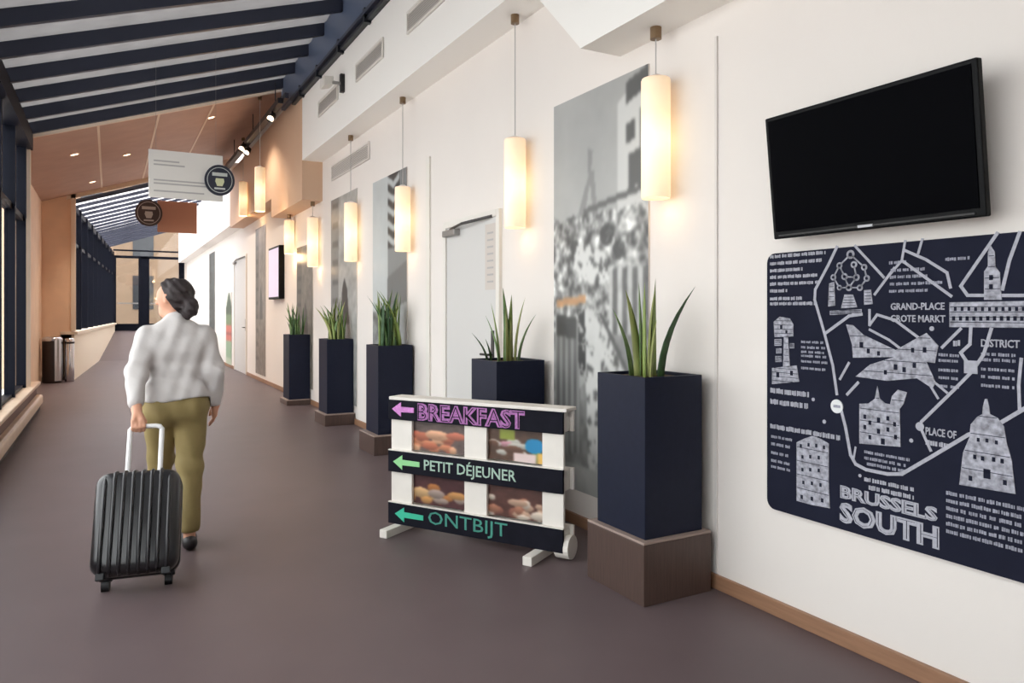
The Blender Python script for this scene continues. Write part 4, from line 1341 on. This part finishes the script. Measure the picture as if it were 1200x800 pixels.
# ---- recessed downlights in the tan ceiling
DG = 'recessed downlights in the tan ceiling'
for x, y, lb in ((-0.50, 14.0, 'closest to the cream portal post'), (0.28, 15.0, 'between two cream joint strips'), (-0.30, 17.2, 'above the waste bins'), (1.50, 13.2, 'closest to the track spotlights'), (1.15, 16.6, 'above the brown hanging sign')):
    dl = thing('downlight', 'small round recessed ceiling downlight ' + lb, 'downlight', (x, y, tan_z(x) - .004), (0, -math.atan(.34), 0), DG)
    MB().lathe([(.055, .004), (.075, -.004), (.075, .004)], 20).build('bezel', 'cream_trim', dl)
    MB().lathe([(0.0, .001), (.057, .001)], 20).build('lens', 'downlight_glow', dl)
    ld = bpy.data.lights.new('downlight_beam', 'SPOT')
    ld.energy = 110
    ld.spot_size = R(110)
    ld.spot_blend = .7
    ld.color = (1.0, .86, .70)
    ld.shadow_soft_size = .05
    lo = bpy.data.objects.new('downlight_beam', ld)
    COL.objects.link(lo)
    lo.parent = dl
    lo.location = (0, 0, -.03)

# ---- small information display
dp = thing('wall_display', 'small upright information display standing out from the tan-lit wall', 'display', (WX, 14.1, 1.70))
MB().box(-.10, 0.0, -.45, .55, .0, .98).build('casing', 'tv_black', dp, bevel=.01)
MB().box(-.104, -.098, -.40, .51, .04, .94).build('screen', 'display_face', dp)

# ---- waste bin
wb = thing('waste_bin', 'dark round waste bin with a chrome band against the tan wall', 'bin', (-1.03, 17.8, 0))
MB().lathe([(0, 0), (.17, 0), (.18, .03), (.18, .86), (.17, .90), (.15, .93), (.14, .90), (0, .90)], 32).build('body', 'bin_dark', wb, smooth=True)
m = MB()
for k in range(6):
    a, b_ = R(-75 + 13 * k), R(-75 + 13 * (k + 1))
    pts = [(.182 * math.cos(a), .182 * math.sin(a)), (.194 * math.cos(a), .194 * math.sin(a)), (.194 * math.cos(b_), .194 * math.sin(b_)), (.182 * math.cos(b_), .182 * math.sin(b_))]
    m.prism(pts, .04, .88, ident)
m.build('chrome_panel', 'chrome', wb)
MB().lathe([(.181, .86), (.19, .87), (.19, .90), (.17, .935), (.15, .94), (.15, .93), (.17, .92)], 32).build('rim', 'chrome', wb, smooth=True)
wl = thing('waste_bin', 'slim chrome waste bin standing close by the dark one', 'bin', (-0.73, 17.85, 0))
MB().lathe([(0, 0), (.085, 0), (.09, .02), (.09, .88), (.07, .91), (0, .91)], 24).build('body', 'chrome', wl, smooth=True)
MB().lathe([(.091, .80), (.094, .80), (.094, .84), (.091, .84)], 24).build('band', 'bin_dark', wl)

# ================================================================== PERSON PULLING A SUITCASE
pr = thing('person', 'person in white blouse and khaki trousers walking away pulling a suitcase', 'person', (0.365, 4.95, 0))
HC = np.array((-.012, .085, 1.530))
FD = np.array((-.83, .558, 0.0))           # where the face looks
SD = np.array((.558, .83, 0.0))            # towards the right ear
UP = np.array((0, 0, 1.0))


def hp3(f, s, u):
    return tuple(HC + FD * f + SD * s + UP * u)


def arm_chain(sh, el, wr):
    return [(sh, el, .050, .040), (el, wr, .040, .027)]


LSH, LEL, LWR = (-.165, .035, 1.300), (-.222, -.065, 1.085), (-.226, -.185, .885)
RSH, REL, RWR = (.166, .045, 1.300), (.216, .010, 1.075), (.232, .075, .865)
GRIP = np.array((-.222, -.245, .800))
body = [
    ((0, .06, .98), (0, .07, 1.20), .095, .098), ((-.06, .06, 1.22), (.06, .06, 1.22), .098, .098), ((-.12, .045, 1.30), (.12, .045, 1.30), .050, .050),
    ((-.06, .05, .93), (.06, .05, .93), .115, .115), ((0, .045, 1.34), tuple(HC + (0, -.01, -.08)), .055, .052),
    (hp3(-.015, 0, .02), hp3(.01, 0, .02), .092, .088), (hp3(.03, 0, -.05), hp3(.045, 0, -.075), .058, .045),
    (hp3(.085, 0, .01), hp3(.105, 0, -.02), .010, .015, .012), (hp3(-.005, .083, -.01), hp3(-.005, .086, .02), .015, .018, .01), (hp3(-.005, -.083, -.01), hp3(-.005, -.086, .02), .015, .018, .01),
    (hp3(.075, -.02, -.052), hp3(.075, .02, -.052), .012, .012, .01),
    ((.085, .05, .88), (.078, .05, .49), .088, .056), ((.078, .05, .49), (.066, -.07, .10), .056, .036), ((.066, -.08, .055), (.07, .09, .035), .036, .030),
    ((-.085, .06, .88), (-.075, .25, .50), .088, .056), ((-.075, .25, .50), (-.07, .36, .10), .056, .036), ((-.07, .34, .06), (-.07, .52, .06), .036, .030),
] + arm_chain(LSH, LEL, LWR) + arm_chain(RSH, REL, RWR)
# right hand, relaxed: palm, four unequal curled fingers, thumb forward of the palm
PA = np.array(RWR)
PB = PA + (-.004, .022, -.075)
body.append((tuple(PA), tuple(PB + (0, -.018, 0)), .022, .017, .015))
body.append((tuple(PA), tuple(PB + (0, .018, 0)), .022, .017, .015))
for q, L in enumerate((.072, .082, .076, .058)):
    y = .027 - .018 * q
    k0 = PB + (0, y, 0.005)
    k1 = k0 + (-.006, .010, -L * .5)
    k2 = k1 + (-.022, .006, -L * .42)
    body += [(tuple(k0), tuple(k1), .0095, .0088, .006), (tuple(k1), tuple(k2), .0088, .0075, .006)]
t0 = PA + (-.012, .022, -.022)
t1 = t0 + (-.010, .030, -.030)
body += [(tuple(t0), tuple(t1), .012, .010, .008), (tuple(t1), tuple(t1 + (-.006, .008, -.028)), .010, .008, .006)]
# left hand closed round the suitcase grip (bar runs along x)
LP0 = np.array(LWR)
for dx in (-.02, .02):
    body.append((tuple(LP0), tuple(GRIP + (dx, -.012, .032)), .022, .016, .015))
for q, (dx, L) in enumerate(((.032, 1.0), (.012, 1.08), (-.008, 1.03), (-.027, .85))):
    a0 = GRIP + (dx, -.014, .028)
    a1 = GRIP + (dx, -.030 * L, -.004)
    a2 = GRIP + (dx, -.012, -.027 * L)
    a3 = GRIP + (dx, .016, -.020 * L)
    body += [(tuple(a0), tuple(a1), .0098, .0092, .006), (tuple(a1), tuple(a2), .0092, .0086, .006), (tuple(a2), tuple(a3), .0086, .0078, .006)]
th0 = LP0 * .45 + GRIP * .55 + (.022, .0, .02)
th1 = GRIP + (.040, .022, .018)
body += [(tuple(th0), tuple(th1), .012, .0105, .008), (tuple(th1), tuple(GRIP + (.030, .024, -.012)), .0105, .0085, .006)]
sdf_obj('body', body, 0.0062, 'skin', pr, k=.022)


def folds(X, Y, Z):
    return .0062 * np.sin(34 * (X * .8 + Z * .5) + 5 * np.sin(6 * Z + 9 * Y)) * np.clip((1.32 - Z) * 4, 0, 1) + .003 * np.sin(70 * X - 24 * Z)


blouse = [
    ((-.045, .055, .98), (.045, .055, .98), .130, .130), ((-.05, .06, 1.08), (.05, .06, 1.08), .122, .122), ((-.075, .06, 1.22), (.075, .06, 1.22), .128, .128), ((-.04, .042, 1.335), (-.145, .04, 1.295), .078, .068), ((.04, .042, 1.335), (.145, .042, 1.295), .078, .068),
    ((-.058, .05, .92), (.058, .05, .92), .147, .147), ((0, .04, 1.33), (0, .045, 1.40), .085, .064),
    (LSH, LEL, .067, .060), (LEL, tuple(np.array(LEL) * .25 + np.array(LWR) * .75), .062, .047), (RSH, REL, .067, .060), (REL, tuple(np.array(REL) * .15 + np.array(RWR) * .85), .062, .045),
]
bl = sdf_obj('blouse', blouse, 0.0085, 'blouse', pr, k=.03, cut=lambda X, Y, Z: (.90 + .02 * np.sin(9 * X) - Z) + 0 * X * Y if False else np.where((np.abs(X) < .19), .915 + .012 * np.sin(14 * X) - Z, -1.0), fold=folds)


def folds2(X, Y, Z):
    return .004 * np.sin(46 * Z + 10 * X) * np.exp(-((Z - .50) / .16) ** 2) + .003 * np.sin(60 * X + 20 * Z)


trousers = [((-.055, .05, .895), (.055, .05, .895), .126, .126), ((-.07, .02, .86), (.07, .02, .86), .112, .112),
            ((.085, .05, .86), (.08, .05, .49), .105, .076), ((.08, .05, .49), (.068, -.06, .13), .076, .058),
            ((-.085, .06, .86), (-.077, .25, .50), .105, .076), ((-.077, .25, .50), (-.072, .355, .14), .076, .058)]
sdf_obj('trousers', trousers, 0.0085, 'khaki', pr, k=.03, cut=lambda X, Y, Z: np.maximum(.105 - Z, Z - .96) + 0 * X * Y, fold=folds2)
sdf_obj('shoe', [((.066, -.10, .045), (.068, .02, .045), .044, .042), ((.068, .02, .042), (.07, .115, .036), .044, .034)], .007, 'shoe', pr, cut=lambda X, Y, Z: .0 - Z + 0 * X * Y)
sdf_obj('shoe', [((-.07, .32, .05), (-.07, .44, .055), .044, .042), ((-.07, .44, .052), (-.07, .545, .062), .044, .034)], .007, 'shoe', pr, cut=lambda X, Y, Z: .0 - Z + 0 * X * Y)
hair = [(hp3(-.026, 0, .036), hp3(.005, 0, .042), .099, .093), (hp3(-.050, .0, -.01), hp3(-.046, 0, -.085), .078, .056), (hp3(-.02, .05, .0), hp3(-.035, .045, -.05), .050, .040), (hp3(-.02, -.05, .0), hp3(-.035, -.045, -.05), .050, .040),
        (hp3(-.128, -.03, -.030), hp3(-.130, -.035, -.062), .045, .046, .008), (hp3(-.105, -.03, -.085), hp3(-.085, -.02, -.125), .034, .020, .01)]
sdf_obj('hair', hair, .006, 'hair', pr, k=.02, cut=lambda X, Y, Z: (((X - HC[0]) * FD[0] + (Y - HC[1]) * FD[1]) - .006 - .62 * (Z - HC[2] - .03)),
        fold=lambda X, Y, Z: .0032 * np.sin(120 * X + 90 * Z) + .003 * np.sin(150 * Y - 110 * Z))
for s_ in (-1, 1):
    e = hp3(.080, .032 * s_, .012)
    ey = MB().lathe([(.0, -.011), (.008, -.008), (.0115, 0), (.008, .008), (0, .011)], 12, e).build('eye', 'eye_white', pr, smooth=True)
    e2 = hp3(.089, .032 * s_, .012)
    MB().lathe([(.0, -.005), (.004, -.003), (.005, 0), (.004, .003), (0, .005)], 10, e2).build('iris', 'iris', ey, smooth=True)
    a, b_ = hp3(.088, .018 * s_, .034), hp3(.080, .046 * s_, .034)
    MB().tube([a, b_], .004, 6).build('eyebrow', 'hair', pr)
MB().tube([hp3(.084, -.022, -.054), hp3(.089, 0, -.052), hp3(.084, .022, -.054)], [.003, .006, .003], 8).build('lips', 'lip', pr)

# ---- suitcase, tilted on its two wheels
TILT = R(-25)
su = thing('suitcase', 'black ribbed hard-shell suitcase with white pull handle rolling on its wheels', 'suitcase', (0.128, 4.315, 0.0), (TILT, 0, R(-9)))


def rounded_outline(x0, x1, z0, z1, r, n=6):
    out = []
    for cx, cz, a0 in ((x1 - r, z1 - r, 0), (x0 + r, z1 - r, 90), (x0 + r, z0 + r, 180), (x1 - r, z0 + r, 270)):
        for q in range(n + 1):
            t = R(a0 + 90 * q / n)
            out.append((cx + r * math.cos(t), cz + r * math.sin(t)))
    return out


def shell(y_list):
    """y_list: (y, inset) rings of a rounded rectangle lofted through the depth."""
    m = MB()
    n = None
    for y, ins in y_list:
        o_ = rounded_outline(-.205 + ins, .205 - ins, .055 + ins, .585 - ins, max(.02, .07 - ins * .5))
        n = len(o_)
        m.v += [(p, y, q) for p, q in o_]
    for lv in range(len(y_list) - 1):
        for k in range(n):
            k2 = (k + 1) % n
            m.f.append((lv * n + k, lv * n + k2, (lv + 1) * n + k2, (lv + 1) * n + k))
    m.f.append(tuple(range(n)))
    m.f.append(tuple((len(y_list) - 1) * n + k for k in reversed(range(n))))
    return m


shell([(-.205, .06), (-.198, .028), (-.18, .010), (-.15, .0), (-.085, .0)]).build('front_shell', 'case_shell', su, smooth=True)
shell([(-.085, .006), (-.070, .006)]).build('zip_band', 'case_black', su)
shell([(-.070, .0), (.0, .0), (.022, .012), (.034, .03)]).build('rear_shell', 'case_shell', su, smooth=True)
for q in range(8):
    x = -.154 + .044 * q
    zt = .585 if abs(x) < .13 else .565
    MB().tube([(x, -.080, zt - .002), (x, -.150, zt), (x, -.185, zt - .016), (x, -.206, zt - .055), (x, -.211, .32), (x, -.206, .11), (x, -.185, .075), (x, -.15, .058)], .0105, 8).build('rib', 'case_shell', su, smooth=True)
for x in (-.20, .20):
    for z_ in (.08, .56):
        pass
for s_ in (-1, 1):
    MB().tube([(s_ * .15 - .018, .012, .034), (s_ * .15 + .018, .012, .034)], .036, 18).build('wheel', 'case_black', su)
    MB().box(s_ * .15 - .03, s_ * .15 + .03, -.03, .03, .05, .085).build('wheel_housing', 'case_black', su, bevel=.006)
    MB().box(s_ * .15 - .02, s_ * .15 + .02, -.19, -.15, .035, .07).build('rest_foot', 'case_black', su, bevel=.004)
hd = thing('tmp', '', '')
bpy.data.objects.remove(hd)
for s_ in (-1, 1):
    MB().tube([(.0 + s_ * .082, .010, .50), (.0 + s_ * .082, .010, .868)], .0135, 10).build('handle_rod', 'handle_white', su)
MB().tube([(-.082, .010, .862), (-.070, .010, .879), (-.05, .010, .883), (.05, .010, .883), (.070, .010, .879), (.082, .010, .862)], .0135, 10).build('handle_grip', 'handle_white', su, smooth=True)
MB().box(-.10, .10, -.01, .03, .575, .592).build('handle_bezel', 'case_black', su, bevel=.004)
MB().tube([(-.05, -.045, .583), (-.045, -.045, .604), (.045, -.045, .604), (.05, -.045, .583)], .008, 8).build('carry_handle', 'case_black', su)
bpy.context.view_layer.update()
